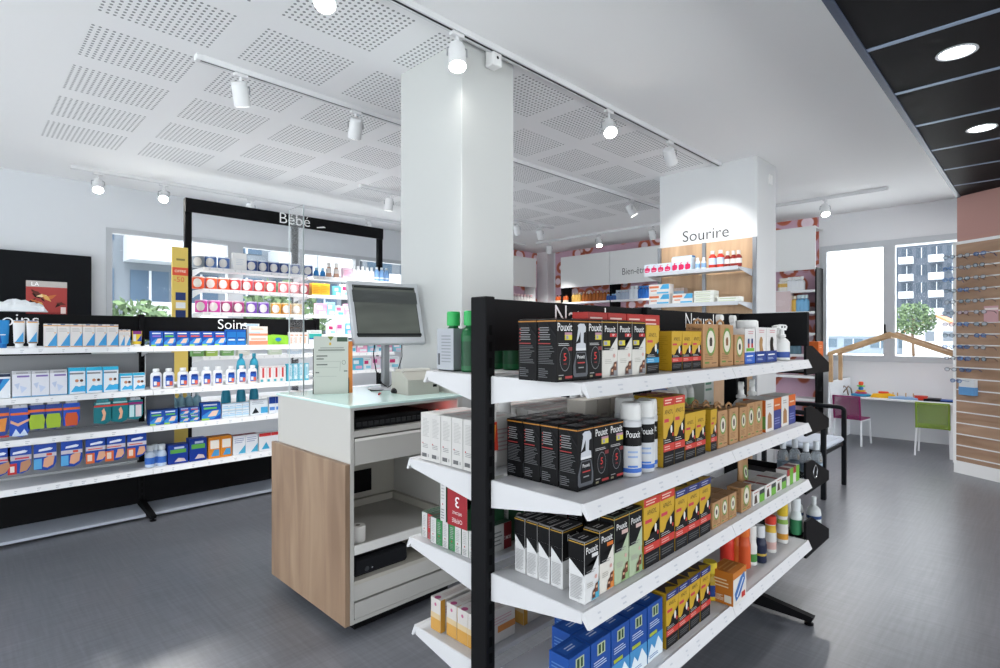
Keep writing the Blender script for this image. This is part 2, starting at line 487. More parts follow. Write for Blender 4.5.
def spot(x, y, aim, lit, label, power=60, blend=.5, size=75):
    """aim: direction the lamp points to (unit-ish vector)"""
    o = root('track_spotlight', label, 'spotlight', (x, y, ZC - .037), 0, 'white cylinder spotlights on the ceiling tracks')
    mb = MB(); mb.box(-.045, .045, -.018, .018, -.022, 0, TW, .003); mb.cyl((0, 0, -.022), (0, 0, -.075), .009, TW, 8); mb.build('adapter', o)
    a = Vector(aim).normalized(); c = Vector((0, 0, -.135))
    side = a.cross(Vector((0, 0, 1)))
    side = side.normalized() if side.length > .01 else Vector((1, 0, 0))
    mb = MB(); mb.tube([c + side * .058, c + side * .058 + Vector((0, 0, .045)), Vector((0, 0, -.072)), c - side * .058 + Vector((0, 0, .045)), c - side * .058], .005, GREYM, 6)
    mb.build('yoke', o)
    mb = MB(); mb.cyl(c - a * .06, c + a * .075, .050, TW, 20, .053)
    mb.cyl(c - a * .078, c - a * .06, .042, TW, 20, .050)
    h = mb.build('lamp_housing', o)
    mb = MB(); mb.cyl(c + a * .0755, c + a * .0775, .046, LENS if lit else mat('#f2f2ee', .3, emit=2.5), 20); mb.build('lens', h)
    L = bpy.data.lights.new('spot_beam', 'SPOT'); L.energy = power * (PWR if y < 2.6 and x < 5 else 1.15); L.spot_size = math.radians(size); L.spot_blend = blend; L.shadow_soft_size = .05
    L.color = (1, .985, .96)
    lo = bpy.data.objects.new('spot_beam', L); COL.objects.link(lo); lo.parent = o
    lo.location = c + a * .11; lo.rotation_euler = a.to_track_quat('-Z', 'Y').to_euler()
PWR = 0.6
D = Vector
toCam = lambda x, y: D((-x, -y, -1.6))
spot(1.275, T1, (-.5, -.6, -1.3), True, 'lit spotlight at top left, brightest round lamp before the big column', 60)
spot(2.095, T1, (-.18, -.28, -1.0), True, 'lit spotlight right beside the top of the big white column', 60)
spot(3.66, T1, (-.7, -.8, -1.2), True, 'lit spotlight with glare on long track right of the big column', 70)
spot(4.64, T1, (1.05, .15, -.95), False, 'spotlight at far end of the long track, aimed sideways away', 60)
spot(1.39, T2, (.5, .6, -1.4), False, 'spotlight nearest the left end of the perforated ceiling track', 60)
spot(2.26, T2, (.3, .9, -1.4), False, 'spotlight left of the big column on the perforated ceiling track', 60)
spot(6.30, T2, (.4, -.5, -1.2), False, 'spotlight hanging left of the back column on perforated ceiling track', 60)
spot(1.14, T3, (-.1, -.75, -1.0), True, 'lit spotlight furthest left on the back wall track', 60)
spot(1.77, T3, (-.3, -.9, -.9), True, 'lit starry spotlight above the small left window', 60)
spot(2.76, T3, (.3, .25, -1.5), False, 'unlit-looking spotlight in front of the left end of baby header', 50)
spot(4.50, T3, (-.2, .25, -1.5), False, 'unlit-looking spotlight in front of right end of baby header', 50)
spot(3.87, T4, (.1, .4, -1.4), False, 'spotlight just left of the big column on short deep track', 50)
spot(6.20, T4, (.8, .2, -1.2), False, 'spotlight half hidden by big column edge on short deep track', 50)
spot(6.74, T4, (.8, .3, -1.2), False, 'spotlight at right end of the short deep track', 50)
spot(T5, 6.73, (.6, .4, -1.2), False, 'spotlight in the far corner before the flowery wallpaper', 50)
spot(T5, 5.60, (-.4, -.5, -1.3), True, 'lit spotlight over the amber bottles on the far wall', 60)
spot(T5, 4.56, (.6, .1, -1.2), False, 'spotlight just left of the back column on far wall track', 50)
spot(T5, 2.07, (-.6, -.3, -1.2), True, 'lit spotlight right of back column near the large windows', 60)
# small white sensor box beside the column on the long track
mb = MB(); mb.box(-.04, .04, -.035, .04, -.11, 0, WHITE, .006); mb.cyl((-.0, -.0355, -.06), (0, -.037, -.06), .01, BLACK, 12)
tag(mb.build('sensor_box', loc=(2.43, T1 + .035, ZC - .0)), 'small white sensor box with black dot high on the big column', 'sensor')

# ------------------------------------------------------------------ outside
mb = MB(); mb.box(-60, 200, -80, 160, -1.2, -1.0, mat('#dcdcd8', .9)); struct(mb.build('ground'))
OW = mat('#8f9398', .8); OG = mat('#5d646c', .8); OWH = mat('#b9bec3', .8); OGL = mat('#4b5a66', .3)
def block(name, label, cx, cy, w, d, h, floors, bays, face, wall, balc, glassm, roof=None, group=None):
    """apartment block; face 'x' looks to -X, 'y' looks to -Y"""
    o = root(name, label, 'building', (cx, cy, -1.0), 0, group)
    m = MB()
    m.box(-w / 2, w / 2, -d / 2, d / 2, 0, h, wall); m.build('wall', o)
    r = MB(); r.box(-w / 2 - .3, w / 2 + .3, -d / 2 - .3, d / 2 + .3, h, h + .4, roof or OWH); r.build('roof', o)
    fh = h / floors; L = w if face == 'y' else d
    for k in range(floors):
        g = MB(); bl = MB()
        for b in range(bays):
            c = -L / 2 + L * (b + .5) / bays; ww = L / bays * .36
            if face == 'y':
                g.box(c - ww, c + ww, -d / 2 - .05, -d / 2, k * fh + .8, k * fh + fh * .85, glassm)
                g.box(c - .05, c + .05, -d / 2 - .08, -d / 2 - .04, k * fh + .8, k * fh + fh * .85, OWH)
                if b % 3 != 2: bl.box(c - L / bays * .48, c + L / bays * .48, -d / 2 - 1.4, -d / 2, k * fh - .1, k * fh + 1.0, OWH)
            else:
                g.box(-w / 2 - .05, -w / 2, c - ww, c + ww, k * fh + .8, k * fh + fh * .85, glassm)
                g.box(-w / 2 - .08, -w / 2 - .04, c - .05, c + .05, k * fh + .8, k * fh + fh * .85, OWH)
                if b % 2 == balc: bl.box(-w / 2 - 1.4, -w / 2, c - L / bays * .48, c + L / bays * .48, k * fh - .1, k * fh + 1.0, OWH)
        g.build('window', o)
        if bl.f and k: bl.build('balcony', o)
    return o
block('apartment_building', 'grey apartment block with white balconies seen through left window', 7.5, 33, 17, 8, 14.5, 5, 8, 'y', mat('#6c737a', .8), 0, mat('#46586a', .6), group='apartment blocks outside')
block('apartment_building', 'pale apartment block behind the baby shelves, right of grey one', 29, 34, 22, 8, 13, 5, 9, 'y', mat('#70767c', .8), 0, mat('#4a5c6c', .6), group='apartment blocks outside')
block('apartment_building', 'tall grey apartment block seen through the right-hand window pane', 120, 13.2, 10, 14, 17.5, 6, 7, 'x', mat('#4c535d', .8), 1, mat('#39434e', .6), group='apartment blocks outside')
# low white house with an orange roof
o = root('house', 'white gabled house with orange tiled roof outside the right pane', 'house', (84, 9.7, -1.0))
m = MB(); m.prism([(0, -3.3, 0), (0, 3.3, 0), (0, 3.3, 2.6), (0, 0, 4.6), (0, -3.3, 2.6)], (9, 0, 0), OWH); m.build('wall', o)
m = MB(); rm = mat('#b3714f', .8)
for s_ in (1, -1):
    m.prism([(-.5, 0, 4.65), (-.5, s_ * 3.8, 2.35), (-.5, s_ * 3.8, 2.55), (-.5, 0, 4.9)], (10, 0, 0), rm)
m.build('roof', o)
for yy in (-1.1, .6):
    m = MB(); m.box(-.06, 0, yy - .45, yy + .45, 1.7, 2.9, OG); m.build('window', o)
def tree(x, y, z, r, h, label, seed):
    o = root('tree', label, 'tree', (x, y, z), 0, 'trees outside the windows')
    m = MB(); m.tube([(0, 0, 0), (.05, .1, h * .4), (0, 0, h * .7)], r * .07, mat('#5b4a3c', .9), 8); m.build('trunk', o)
    rr = random.Random(seed); m = MB(); g1 = mat('#46583f', .9); g2 = mat('#5d7050', .9)
    for _ in range(900):
        a = rr.random() * 2 * PI; b = math.acos(2 * rr.random() - 1); q = r * (.35 + .65 * rr.random() ** .5)
        c = Vector((q * math.sin(b) * math.cos(a), q * math.sin(b) * math.sin(a), h * .68 + q * .9 * math.cos(b)))
        u = Vector((rr.gauss(0, 1), rr.gauss(0, 1), rr.gauss(0, 1))).normalized(); w = u.orthogonal().normalized(); s_ = r * .11
        m.quad([c - u * s_, c + w * s_ * .6, c + u * s_, c - w * s_ * .6], g1 if rr.random() < .6 else g2)
    m.build('crown', o)
tree(70, 9.9, -1, 1.9, 6.0, 'grey-green conifer-like tree outside between house and grey block', 3)
tree(9.5, 22, -1, 2.0, 4.2, 'round green tree outside small left window, right part', 4)
tree(16, 21, -1, 2.2, 4.0, 'green tree outside behind left end of the baby shelves', 5)
tree(4.8, 24, -1, 1.8, 3.2, 'low green bush-like tree outside small left window, left part', 6)
# parked cars in front of the left pane
def car(x, y, rz, col, label):
    o = root('car', label, 'car', (x, y, -1.0), rz, 'cars parked outside the window')
    m = MB(); body = [(-2.1, 0, .35), (2.1, 0, .35), (2.15, 0, .75), (1.3, 0, .9), (.7, 0, 1.4), (-1.1, 0, 1.42), (-1.9, 0, .95), (-2.15, 0, .8)]
    m.prism([(p[0], -.85, p[2]) for p in body], (0, 1.7, 0), mat(col, .3)); m.build('car_body', o)
    m = MB(); m.prism([(1.15, -.86, .93), (.65, -.86, 1.32), (-1.05, -.86, 1.34), (-1.6, -.86, .97)], (0, 1.72, 0), OGL); m.build('windscreen', o)
    for a in (-1.3, 1.3):
        for b in (-.82, .82):
            m = MB(); m.cyl((a, b - .09, .33), (a, b + .09, .33), .33, BLACK, 16); m.build('wheel', o)
car(27, 5.6, .9, '#c9ced3', 'pale grey car parked outside, left of two behind the window')
car(30, 4.4, 1.0, '#d8dcdf', 'white car parked outside near the window mullion')
block('low_warehouse', 'long low pale building on the horizon outside the left pane', 90, 17, 10, 18, 2.3, 1, 6, 'x', mat('#77828d', .8), 5, OGL)
# ================================================================== GONDOLAS
PRICE = mat('#f4f4f4', .35); TINY = mat('#aeb1b8', .5)
def shelf_part(o, x0, x1, yc, yf, z, seed=0, back=0.036):
    """shelf board from centre plane yc to front yf at top height z"""
    sgn = 1 if yf > yc else -1
    m = MB()
    m.box(x0, x1, yc + sgn * back, yf - sgn * .012, z - .018, z, SHELF, .002)
    sh = m.build('shelf', o)
    m = MB()      # price rail leaning outwards
    for a, b in ((x0, x1),):
        m.prism([(a, yf - sgn * .012, z), (a, yf - sgn * .004, z + .002), (a, yf + sgn * .014, z - .038), (a, yf + sgn * .006, z - .04), (a, yf - sgn * .012, z - .018)], (b - a, 0, 0), SHELF)
    rr = random.Random(seed + int(z * 100))
    x = x0 + .05
    while x < x1 - .08:
        w = .012 + rr.random() * .014
        for q in range(2):
            t0 = .35 + .3 * q; y0 = yf - sgn * .004 + sgn * .018 * t0; z0 = z + .002 - .04 * t0; t1 = t0 + .1; y1 = yf - sgn * .004 + sgn * .018 * t1; z1 = z + .002 - .04 * t1
            e = sgn * .0008
            m.quad([(x, y0 + e, z0), (x + w * (1 - .3 * q), y0 + e, z0), (x + w * (1 - .3 * q), y1 + e, z1), (x, y1 + e, z1)], TINY)
        x += .06 + rr.random() * .09
    m.build('price_strip', sh)
    for a in (x0 - .0008, x1 - .0022):
        m = MB()
        m.prism([(a, yc + sgn * back, z - .002), (a, yf - sgn * .012, z - .002), (a, yf - sgn * .012, z - .03), (a, yc + sgn * back, z - .085)], (.003, 0, 0), SHELF)
        m.build('bracket', sh)
    return sh

LETTER = mat('#f2f2f2', .5, emit=.0)
def gondola(name, label, posts, yc, zs, fronts, backs, zt, hdr, words, ends=True, kick=None, base=None):
    o = root(name, label, 'shelving')
    for x in posts:
        m = MB(); m.box(x - .02, x + .02, yc - .035, yc + .035, .03, zt, BLACKM, .003)
        for k in range(28):
            m.box(x - .006, x + .006, yc - .0358, yc - .035, .1 + k * .05, .1 + k * .05 + .03, mat('#050506', .8))
        m.build('upright', o)
        m = MB()
        for sg in (-1, 1):
            m.prism([(x - .02, yc, .02), (x - .02, yc + sg * .40, .02), (x - .02, yc + sg * .41, .045), (x - .02, yc, .10)], (.04, 0, 0), BLACKM)
            m.lathe([(.022, 0), (.022, .008), (.008, .012), (.008, .03)], x, yc + sg * .385, BLACK, 10)
        m.build('foot', o)
    for i, (a, b) in enumerate(zip(posts, posts[1:])):
        m = MB(); m.box(a + .022, b - .022, yc - .012, yc + .012, hdr[0], hdr[1], BLACKM, .002)
        h = m.build('header_panel', o)
        if words and words[i]:
            txt, xs, cap, zb = words[i]
            m = MB(); vs, fs = text_geo(txt); k = cap / .69; mn = min(v[0] for v in vs)
            m.add([(xs + (x - mn) * k, yc - .0135, zb + y * k) for x, y in vs], fs, LETTER)
            m.build('header_lettering', h)
        for z, yf in zip(zs, fronts): shelf_part(o, a + .0015, b - .0015, yc, yf, z, i)
        if backs:
            for z, yf in zip(zs, backs): shelf_part(o, a + .0015, b - .0015, yc, yf, z, i + 5)
        m = MB()
        m.box(a + .02, b - .02, yc - .012, yc + .012, .06, .12, BLACKM); m.build('cross_rail', o)
        if kick: 
            m = MB(); m.box(a + .02, b - .02, yc - .02, yc - .005, kick[0], kick[1], BLACK); m.build('kick_panel', o)
        if base:
            m = MB(); m.prism([(a + .03, base[0], .02), (a + .03, base[0], .04), (a + .03, base[1], .07), (a + .03, base[1], .02)], (b - a - .06, 0, 0), mat('#b9c0cc', .3, .3)); m.build('base_tray', o)
    return o

# --- near gondola, in the middle of the shop
GP = [1.165, 2.105, 3.045]; GY = 1.24
GZ = [1.325, 1.008, .725, .42]; GF_ = [.853, .853, .853, .853]; GB_ = [1.53, 1.63, 1.63, 1.60]
near = gondola('double_sided_gondola', 'white double-sided shelving with black uprights in the shop foreground', GP, GY, GZ, GF_, GB_, 1.568, (1.40, 1.563), [('Naturel', 1.50, .072, 1.485), ('Naturel', 2.475, .072, 1.485)])
# grey dividing board between the two sides of the lower shelves
# end unit on the far end of the near gondola: black trays facing +X
o = root('end_cap_gondola', 'black end-of-aisle tray unit fixed behind the near gondola', 'shelving')
EX = 3.075
m = MB(); m.box(EX, EX + .03, .87, 1.62, 1.394, 1.567, BLACKM, .002); m.build('header_panel', o)
m = MB()
for y in (1.20, 1.58): m.box(EX, EX + .03, y - .02, y + .02, .03, 1.395, BLACKM)
for y in (1.20, 1.58): m.prism([(EX + .03, y - .02, .02), (EX + .42, y - .02, .02), (EX + .42, y - .02, .045), (EX + .03, y - .02, .10)], (0, .04, 0), BLACKM)
m.build('upright', o)
for zb, zt_ in ((1.262, 1.394), (.95, 1.08), (.655, .80), (.33, .50)):
    m = MB(); m.box(EX + .03, EX + .40, .885, 1.60, zb - .012, zb, BLACKM, .002); t = m.build('tray', o)
    for y in (.875, 1.60):
        m = MB(); m.prism([(EX + .0, y, zb - .016), (EX + .0, y, zt_), (EX + .10, y, zt_), (EX + .405, y, zb + .035), (EX + .405, y, zb - .016)], (0, .012, 0), BLACKM); m.build('side_panel', t)
    m = MB(); m.box(EX + .395, EX + .405, .885, 1.60, zb - .014, zb + .033, BLACKM); m.build('tray_front', t)
# key ring hanging on the third tray
tr = MB(); cy_ = .868
tr.tube([(3.20 + .032 * math.cos(a * PI / 10), cy_, .735 + .032 * math.sin(a * PI / 10)) for a in range(20)], .0022, STEEL, 6, True)
tag(tr.build('metal_ring'), 'thin silver ring hanging on the side of a black tray', 'ring')

# --- far gondola, along the left
SHELF = mat('#e6e7e9', 0.4)  # lighter copy of the shelf white, paints brighter light into the far units
LP = [-.42, 1.12, 2.66]; LY = 5.33; LZ = [1.36, 1.02, .735, .405]
far = gondola('double_sided_gondola', 'long white shelving with Soins headers at left of photo', LP, LY, LZ, [4.95] * 4, [5.68] * 4, 1.62, (1.41, 1.605),
              [('Soins', .205, .09, 1.518), ('Soins', AX(217.5, LY), .088, 1.505)], kick=(.075, .36), base=(5.03, 5.5))
m = MB(); m.box(LP[0] + .02, LP[1] - .02, LY - .02, LY - .012, .42, 1.30, mat('#8d8f92', .45)); m.build('back_panel', far)
m = MB(); m.box(LP[1] + .03, LP[1] + .24, LY - .02, LY - .012, .42, 1.30, mat('#8d8f92', .45)); m.build('back_panel', far)

# ================================================================== BABY UNIT against the back wall
BY = 6.9; BF = 6.50
bp = [AX(188.5, BY), AX(296, BY), AX(380.5, BY)]; bz = [2.19, 1.955, 1.70, 1.455, 1.215, .98, .74]
baby = root('wall_shelving', 'tall black-framed wall shelving headed Bébé with milk tins', 'shelving')
for x in bp:
    m = MB(); m.box(x - .035, x + .035, BY, BY + .06, .05, 3.0, BLACKM); m.build('upright', baby)
m = MB(); m.box(bp[0] - .035, bp[2] + .035, BY - .02, BY, 2.845, 3.0, BLACKM); h = m.build('header_panel', baby)
m = MB(); vs, fs = text_geo('Bébé'); k = .135 / .69; mn = min(v[0] for v in vs)
m.add([(AX(279, BY) + (x - mn) * k * 1.08, BY - .0225, 2.868 + y * k) for x, y in vs], fs, LETTER)
m.quad([(AX(316, BY) + a, BY - .0225, 2.868 + b) for a, b in ((0, 0), (.13, .02), (.1, .035), (0, .012))], LETTER); m.build('header_lettering', h)
for z in bz:
    for a, b in zip(bp, bp[1:]): shelf_part(baby, a + .036, b - .036, BY + .02, BF, z, 3)
m = MB(); m.box(bp[0], bp[2], BF + .0, BY + .05, .02, .14, WHITE); m.build('plinth', baby)
m = MB()
for z in bz[:6]:
    m.box(bp[0] + .05, bp[2] - .05, BF + .03, BF + .045, z - .024, z - .018, mat('#ffffff', .5, emit=2.2))
m.build('strip_light', baby)
for z in bz[:3]:
    L = bpy.data.lights.new('shelf_light', 'AREA'); L.shape = 'RECTANGLE'; L.size = 2.4; L.size_y = .03; L.energy = 5
    lo = bpy.data.objects.new('shelf_light', L); COL.objects.link(lo); lo.parent = baby; lo.location = ((bp[0] + bp[2]) / 2, BF + .04, z - .03)

# black board and poster on the back wall, yellow standee
m = MB(); m.box(-.75, AX(91.5, 7.9), 7.9, 7.94, 0, 2.365, mat('#101216', .5), .003)
tag(m.build('display_board'), 'large matt black board standing before the grey back wall', 'board')
m = MB(); px0, px1 = AX(26, 5.75), AX(67, 5.75)
m.box(px0, px1, 5.75, 5.756, 1.62, 1.885, mat('#a33a36', .4))
rr = random.Random(5)
def pq(u0, v0, u1, v1, c): m.quad([(px0 + (px1 - px0) * a, 5.7494 - .0001 * len(m.mats), 1.62 + .265 * b) for a, b in ((u0, v0), (u1, v0), (u1, v1), (u0, v1))], mat(c, .5))
pq(0, .82, 1, 1, '#b8b2ae'); pq(.0, .0, 1, .05, '#8e2e2c'); pq(.84, .02, .97, .22, '#e9d5d0')
m.text('LA', (px0 + .055, 5.748, 1.845), (1, 0, 0), (0, 0, 1), .03, mat('#ffffff', .5))
for k in range(14):
    cx_ = px0 + .03 + rr.random() * (px1 - px0 - .06); cz = 1.66 + rr.random() * .13; a = rr.uniform(-.9, .9); l = rr.uniform(.02, .045); w = l * .35
    col = rr.choice(['#d8a860', '#2c1d18', '#e8d0a0', '#5c2a20', '#c06a3a'])
    m.quad([(cx_ + math.cos(a) * p * l - math.sin(a) * q * w, 5.7485 - k * .0001, cz + math.sin(a) * p * l + math.cos(a) * q * w) for p, q in ((-1, 0), (0, -1), (1, 0), (0, 1))], mat(col, .5))
m.box(px0 + .02, px1 - .02, 5.757, 5.80, 1.60, 1.625, BLACKM); m.box((px0 + px1) / 2 - .01, (px0 + px1) / 2 + .01, 5.757, 5.77, .02, 1.62, BLACKM); m.box(px0, px1, 5.70, 5.86, 0, .02, BLACKM)
tag(m.build('poster_stand'), 'red poster with brown animals standing before the black board', 'poster')
m = MB(); x0, x1 = AX(172.3, 6.2), AX(188, 6.2)
m.box(x0, x1, 6.2, 6.23, 0.02, 2.335, mat('#d8bd63', .5)); m.box(x0 - .05, x1 + .05, 6.1, 6.33, 0, .02, mat('#c9ab50', .5))
def sq(v0, v1, c, u0=0, u1=1, k=1): m.quad([(x0 + (x1 - x0) * a, 6.2 - .0006 * k, b) for a, b in ((u0, v0), (u1, v0), (u1, v1), (u0, v1))], mat(c, .5))
sq(2.05, 2.13, '#d8543c'); m.text('-50', ((x0 + x1) / 2 - .01, 6.1975, 1.985), (1, 0, 0), (0, 0, 1), .05, mat('#d8543c', .5)); m.text('OFFRE', ((x0 + x1) / 2, 6.1975, 2.08), (1, 0, 0), (0, 0, 1), .025, mat('#f4e8d0', .5))
sq(1.80, 1.88, '#24386a', .2, .85, 2); sq(1.72, 1.78, '#dfe3e6', .22, .83, 2); sq(1.62, 1.70, '#24386a', .2, .85, 2); sq(1.50, 1.62, '#dfe3e6', .22, .83, 2)
sq(2.2, 2.22, '#8a7a48', .25, .8, 2)
tag(m.build('promotional_standee'), 'narrow yellow promotional standee marked -50 beside the baby shelving', 'standee')

# ================================================================== COUNTER
CX0, CX1, CY0, CY1 = 1.356, 2.05, 2.37, 3.19
o = root('sales_counter', 'white sales counter with brown wood side and frosted glass top', 'counter')
CW = mat('#b9b7b2', .5); CI = mat('#b3afa5', .55)
m = MB()
m.box(CX0, CX0 + .02, CY0, CY1, .055, 1.098, CW, .001); m.box(CX1 - .02, CX1, CY0, CY1, .055, 1.098, CW, .001)
m.box(CX0 + .02, CX1 - .02, CY1 - .02, CY1, .055, 1.098, CI); m.box(CX0 + .02, CX1 - .02, 3.0, 3.01, .075, 1.085, CI)
for z0, z1 in ((1.085, 1.098), (.955, .985), (.055, .075)): m.box(CX0 + .02, CX1 - .02, CY0 + .003, CY1 - .02, z0, z1, CW)
m.build('body', o)
m = MB(); m.box(CX0 - .008, CX1 + .012, CY0 - .008, CY1 + .008, 1.098, 1.112, mat('#c9e4de', .18, spec=.6), .002); m.build('glass_top', o)
m = MB(); m.box(1.328, CX0 - .001, CY0 + .0, CY1 + .025, .055, .83, OAK, .0015); m.build('side_panel', o)
m = MB(); m.box(CX1 - .0, CX1 + .018, CY0 + .0, CY0 + .42, 1.02, 1.165, CW, .002); m.build('raised_edge', o)
m = MB(); m.box(CX0 + .05, CX1 - .05, CY0 + .05, CY1 - .1, 0, .055, BLACK); m.build('plinth', o)
m = MB(); m.box(CX0 + .024, CX1 - .024, CY0 + .002, CY0 + .45, .818, .945, CW, .002); d_ = m.build('drawer', o)
m = MB(); m.box(CX0 + .024, CX1 - .024, CY0 - .004, CY0 + .006, .935, .948, mat('#e6e4de', .4)); m.build('drawer_grip', d_)
for z0, z1 in ((.385, .43),):
    m = MB(); m.box(CX0 + .022, CX1 - .022, CY0 + .002, CY1 - .03, z0, z1 - .02, CW); m.box(CX0 + .022, CX1 - .022, CY0, CY0 + .014, z0, z1, mat('#e2e1dd', .35), .003)
    m.box(CX0 + .022, CX1 - .022, 2.97, 2.999, z1 - .02, z1 + .02, CI); m.box(CX1 - .05, CX1 - .022, CY0, CY1 - .03, z1 - .02, z1 + .02, CI); m.build('shelf', o)
m = MB(); m.box(CX0 + .022, CX1 - .022, CY0 + .01, CY1 - .03, .235, .255, CI); m.prism([(CX0 + .022, CY0 + .01, .255), (CX0 + .022, CY0 + .012, .245), (CX0 + .022, CY0 - .0, .165), (CX0 + .022, CY0 + .02, .165)], (CX1 - CX0 - .044, 0, 0), CW); m.build('lower_shelf', o)
m = MB(); m.box(CX0 + .024, CX1 - .024, CY0 - .002, CY0 + .4, .078, .155, CW, .002); m.build('drawer', o)
m = MB(); m.box(1.735, 1.86, 2.992, 2.9995, .485, .62, BLACK, .002); m.build('cable_flap', o)
# black cash drawer and keyboard under the top
m = MB(); m.box(CX0 + .03, CX1 - .20, CY0 + .03, CY0 + .40, .987, 1.045, BLACK, .004)
for k in range(14): m.box(CX0 + .05 + k * .033, CX0 + .05 + k * .033 + .026, CY0 + .026, CY0 + .031, 1.0, 1.02, mat('#2a2b2d', .4))
tag(m.build('keyboard_drawer'), 'flat black keyboard tray in the slot under the counter top', 'keyboard')
m = MB(); m.box(CX1 - .15, CX1 - .10, CY0 + .06, CY0 + .12, .988, 1.03, mat('#301012', .4), .006); m.box(CX1 - .14, CX1 - .11, CY0 + .055, CY0 + .06, 1.0, 1.02, mat('#ff2a1e', .4, emit=6))
SCN = tag(m.build('barcode_scanner'), 'small scanner glowing red in the counter slot', 'scanner')
L = bpy.data.lights.new('scanner_light', 'POINT'); L.energy = .07; L.color = (1, .06, .04); L.shadow_soft_size = .01
lo = bpy.data.objects.new('scanner_light', L); COL.objects.link(lo); lo.location = (CX1 - .09, CY0 + .09, 1.035); lo.parent = SCN
m = MB(); m.box(1.40, 1.72, CY0 + .04, CY0 + .30, .256, .345, mat('#1c1d20', .4), .012); m.cyl((1.47, CY0 + .04, .285), (1.47, CY0 + .036, .285), .012, mat('#3a3c40', .4), 12); m.cyl((1.50, CY0 + .04, .285), (1.50, CY0 + .036, .285), .005, STEEL, 12)
tag(m.build('cash_box'), 'black electronic box on the lowest open shelf of counter', 'box')
def roll(x, y, z, lb):
    o_ = root('paper_roll', lb, 'paper roll', (x, y, z), 0, 'paper rolls inside the counter')
    m = MB(); m.lathe([(.036, 0), (.038, .003), (.038, .077), (.036, .08)], 0, 0, mat('#e9e7e2', .7), 20); m.build('paper', o_)
    m = MB(); m.lathe([(.012, .0802), (.012, .0806)], 0, 0, mat('#77726a', .7), 12); m.build('core', o_)
roll(1.455, CY0 + .10, .411, 'white paper roll standing nearer the front inside the counter'); roll(1.43, CY0 + .24, .411, 'white paper roll half hidden behind another inside the counter')

# monitor
MX, MY, MZ = 1.93, 2.93, 1.112
o = root('computer_monitor', 'silver computer monitor showing a dim grey-green screen', 'monitor', (MX - .01, MY, MZ), 0)
SIL = mat('#b9bcc0', .4, .2)
m = MB(); m.lathe([(.105, 0), (.108, .006), (.09, .014), (.03, .018)], 0, 0, SIL, 28); m.build('base', o)
m = MB(); m.box(-.022, .022, -.015, .02, .015, .31, mat('#8d9094', .4, .3), .004); m.build('stand', o)
ps = bpy.data.objects.new('display', None); COL.objects.link(ps)
# display panel is one mesh, tilted back
W, H = .475, .405
m = MB(); m.box(-W / 2, W / 2, 0, .035, 0, H, SIL, .006); m.box(-W / 2 + .05, W / 2 - .05, .035, .065, .05, H - .05, mat('#8f9296', .5), .01)
bpy.data.objects.remove(ps)
disp = m.build('display', o, (-.005, -.075, .283), math.radians(-9)); disp.rotation_euler.x = math.radians(-17)
m = MB(); m.box(-W / 2 + .032, W / 2 - .032, -.001, .0, .048, H - .03, mat_screen()); m.box(-W / 2 + .028, W / 2 - .028, -.0005, .0, .044, H - .026, mat('#1c1d1e', .4))
m.quad([(-.2, -.0016, H - .034), (.2, -.0016, H - .034), (.2, -.0016, H - .045), (-.2, -.0016, H - .045)], mat('#232527', .4))
m.quad([(-.215, -.0016, H - .06), (.215, -.0016, H - .06), (.215, -.0016, H - .14), (-.215, -.0016, H - .14)], mat('#474a49', .3))
m.quad([(-.215, -.0017, .052), (.215, -.0017, .052), (.215, -.0017, .068), (-.215, -.0017, .068)], mat('#1f2123', .3))
m.build('screen', disp)
m = MB()
m.tube([(-.10, -.04, .30), (-.105, -.03, .22), (-.08, -.02, .12), (-.04, -.02, .04), (.0, -.03, .012), (.05, -.05, .006), (.09, -.03, .006)], .0035, BLACK, 6)
m.tube([(.10, -.03, .30), (.11, -.02, .20), (.08, -.01, .10), (.03, -.03, .03), (-.06, -.08, .006), (-.14, -.06, .004), (-.10, .02, .004)], .003, BLACK, 6)
m.build('cable', o)
# mouse, pen, printer, leaflet stand, acrylic screen
m = MB(); m.lathe([(.038, 0), (.043, .008), (.039, .022), (.026, .036), (.004, .042)], 0, 0, mat('#1d1e20', .3), 20, sx=1.0, sy=1.55)
tag(m.build('computer_mouse', loc=(1.86, 2.68, 1.112), rz=.3), 'black computer mouse on the glass counter top', 'computer mouse')
m = MB(); m.cyl((0, 0, .005), (.07, 0, .005), .005, mat('#b02a2e', .4), 8); m.cyl((.07, 0, .005), (.1, 0, .005), .004, mat('#dddddd', .4), 8)
tag(m.build('pen', loc=(1.70, 2.66, 1.112), rz=.9), 'small red pen lying on the counter before the monitor', 'pen')
o = root('receipt_printer', 'cream receipt printer on the counter beside the column', 'printer', (1.915, 2.60, 1.112), math.radians(-8))
m = MB(); PC = mat('#a8a79f', .5)
m.prism([(-.10, -.085, 0), (-.10, .12, 0), (-.10, .12, .125), (-.10, -.01, .13), (-.10, -.085, .085)], (.20, 0, 0), PC); m.build('housing', o)
m = MB(); m.prism([(-.085, -.013, .131), (-.085, .1, .127), (-.085, .1, .14), (-.085, -.005, .143)], (.17, 0, 0), mat('#b9b8b1', .45)); m.build('cover', o)
m = MB(); m.box(.06, .085, -.0865, -.085, .04, .055, BLACK); m.build('power_button', o)
ls = math.atan2(2.876 - 2.96, 1.627 - 1.467)
o = root('leaflet_display', 'pale green-grey information leaflet in stand on the counter', 'leaflet', (1.547, 2.918, 1.112), ls)
m = MB(); m.box(-.095, .095, 0, .012, 0, .33, mat('#babeb6', .4), .001)
GD = '#3c5040'
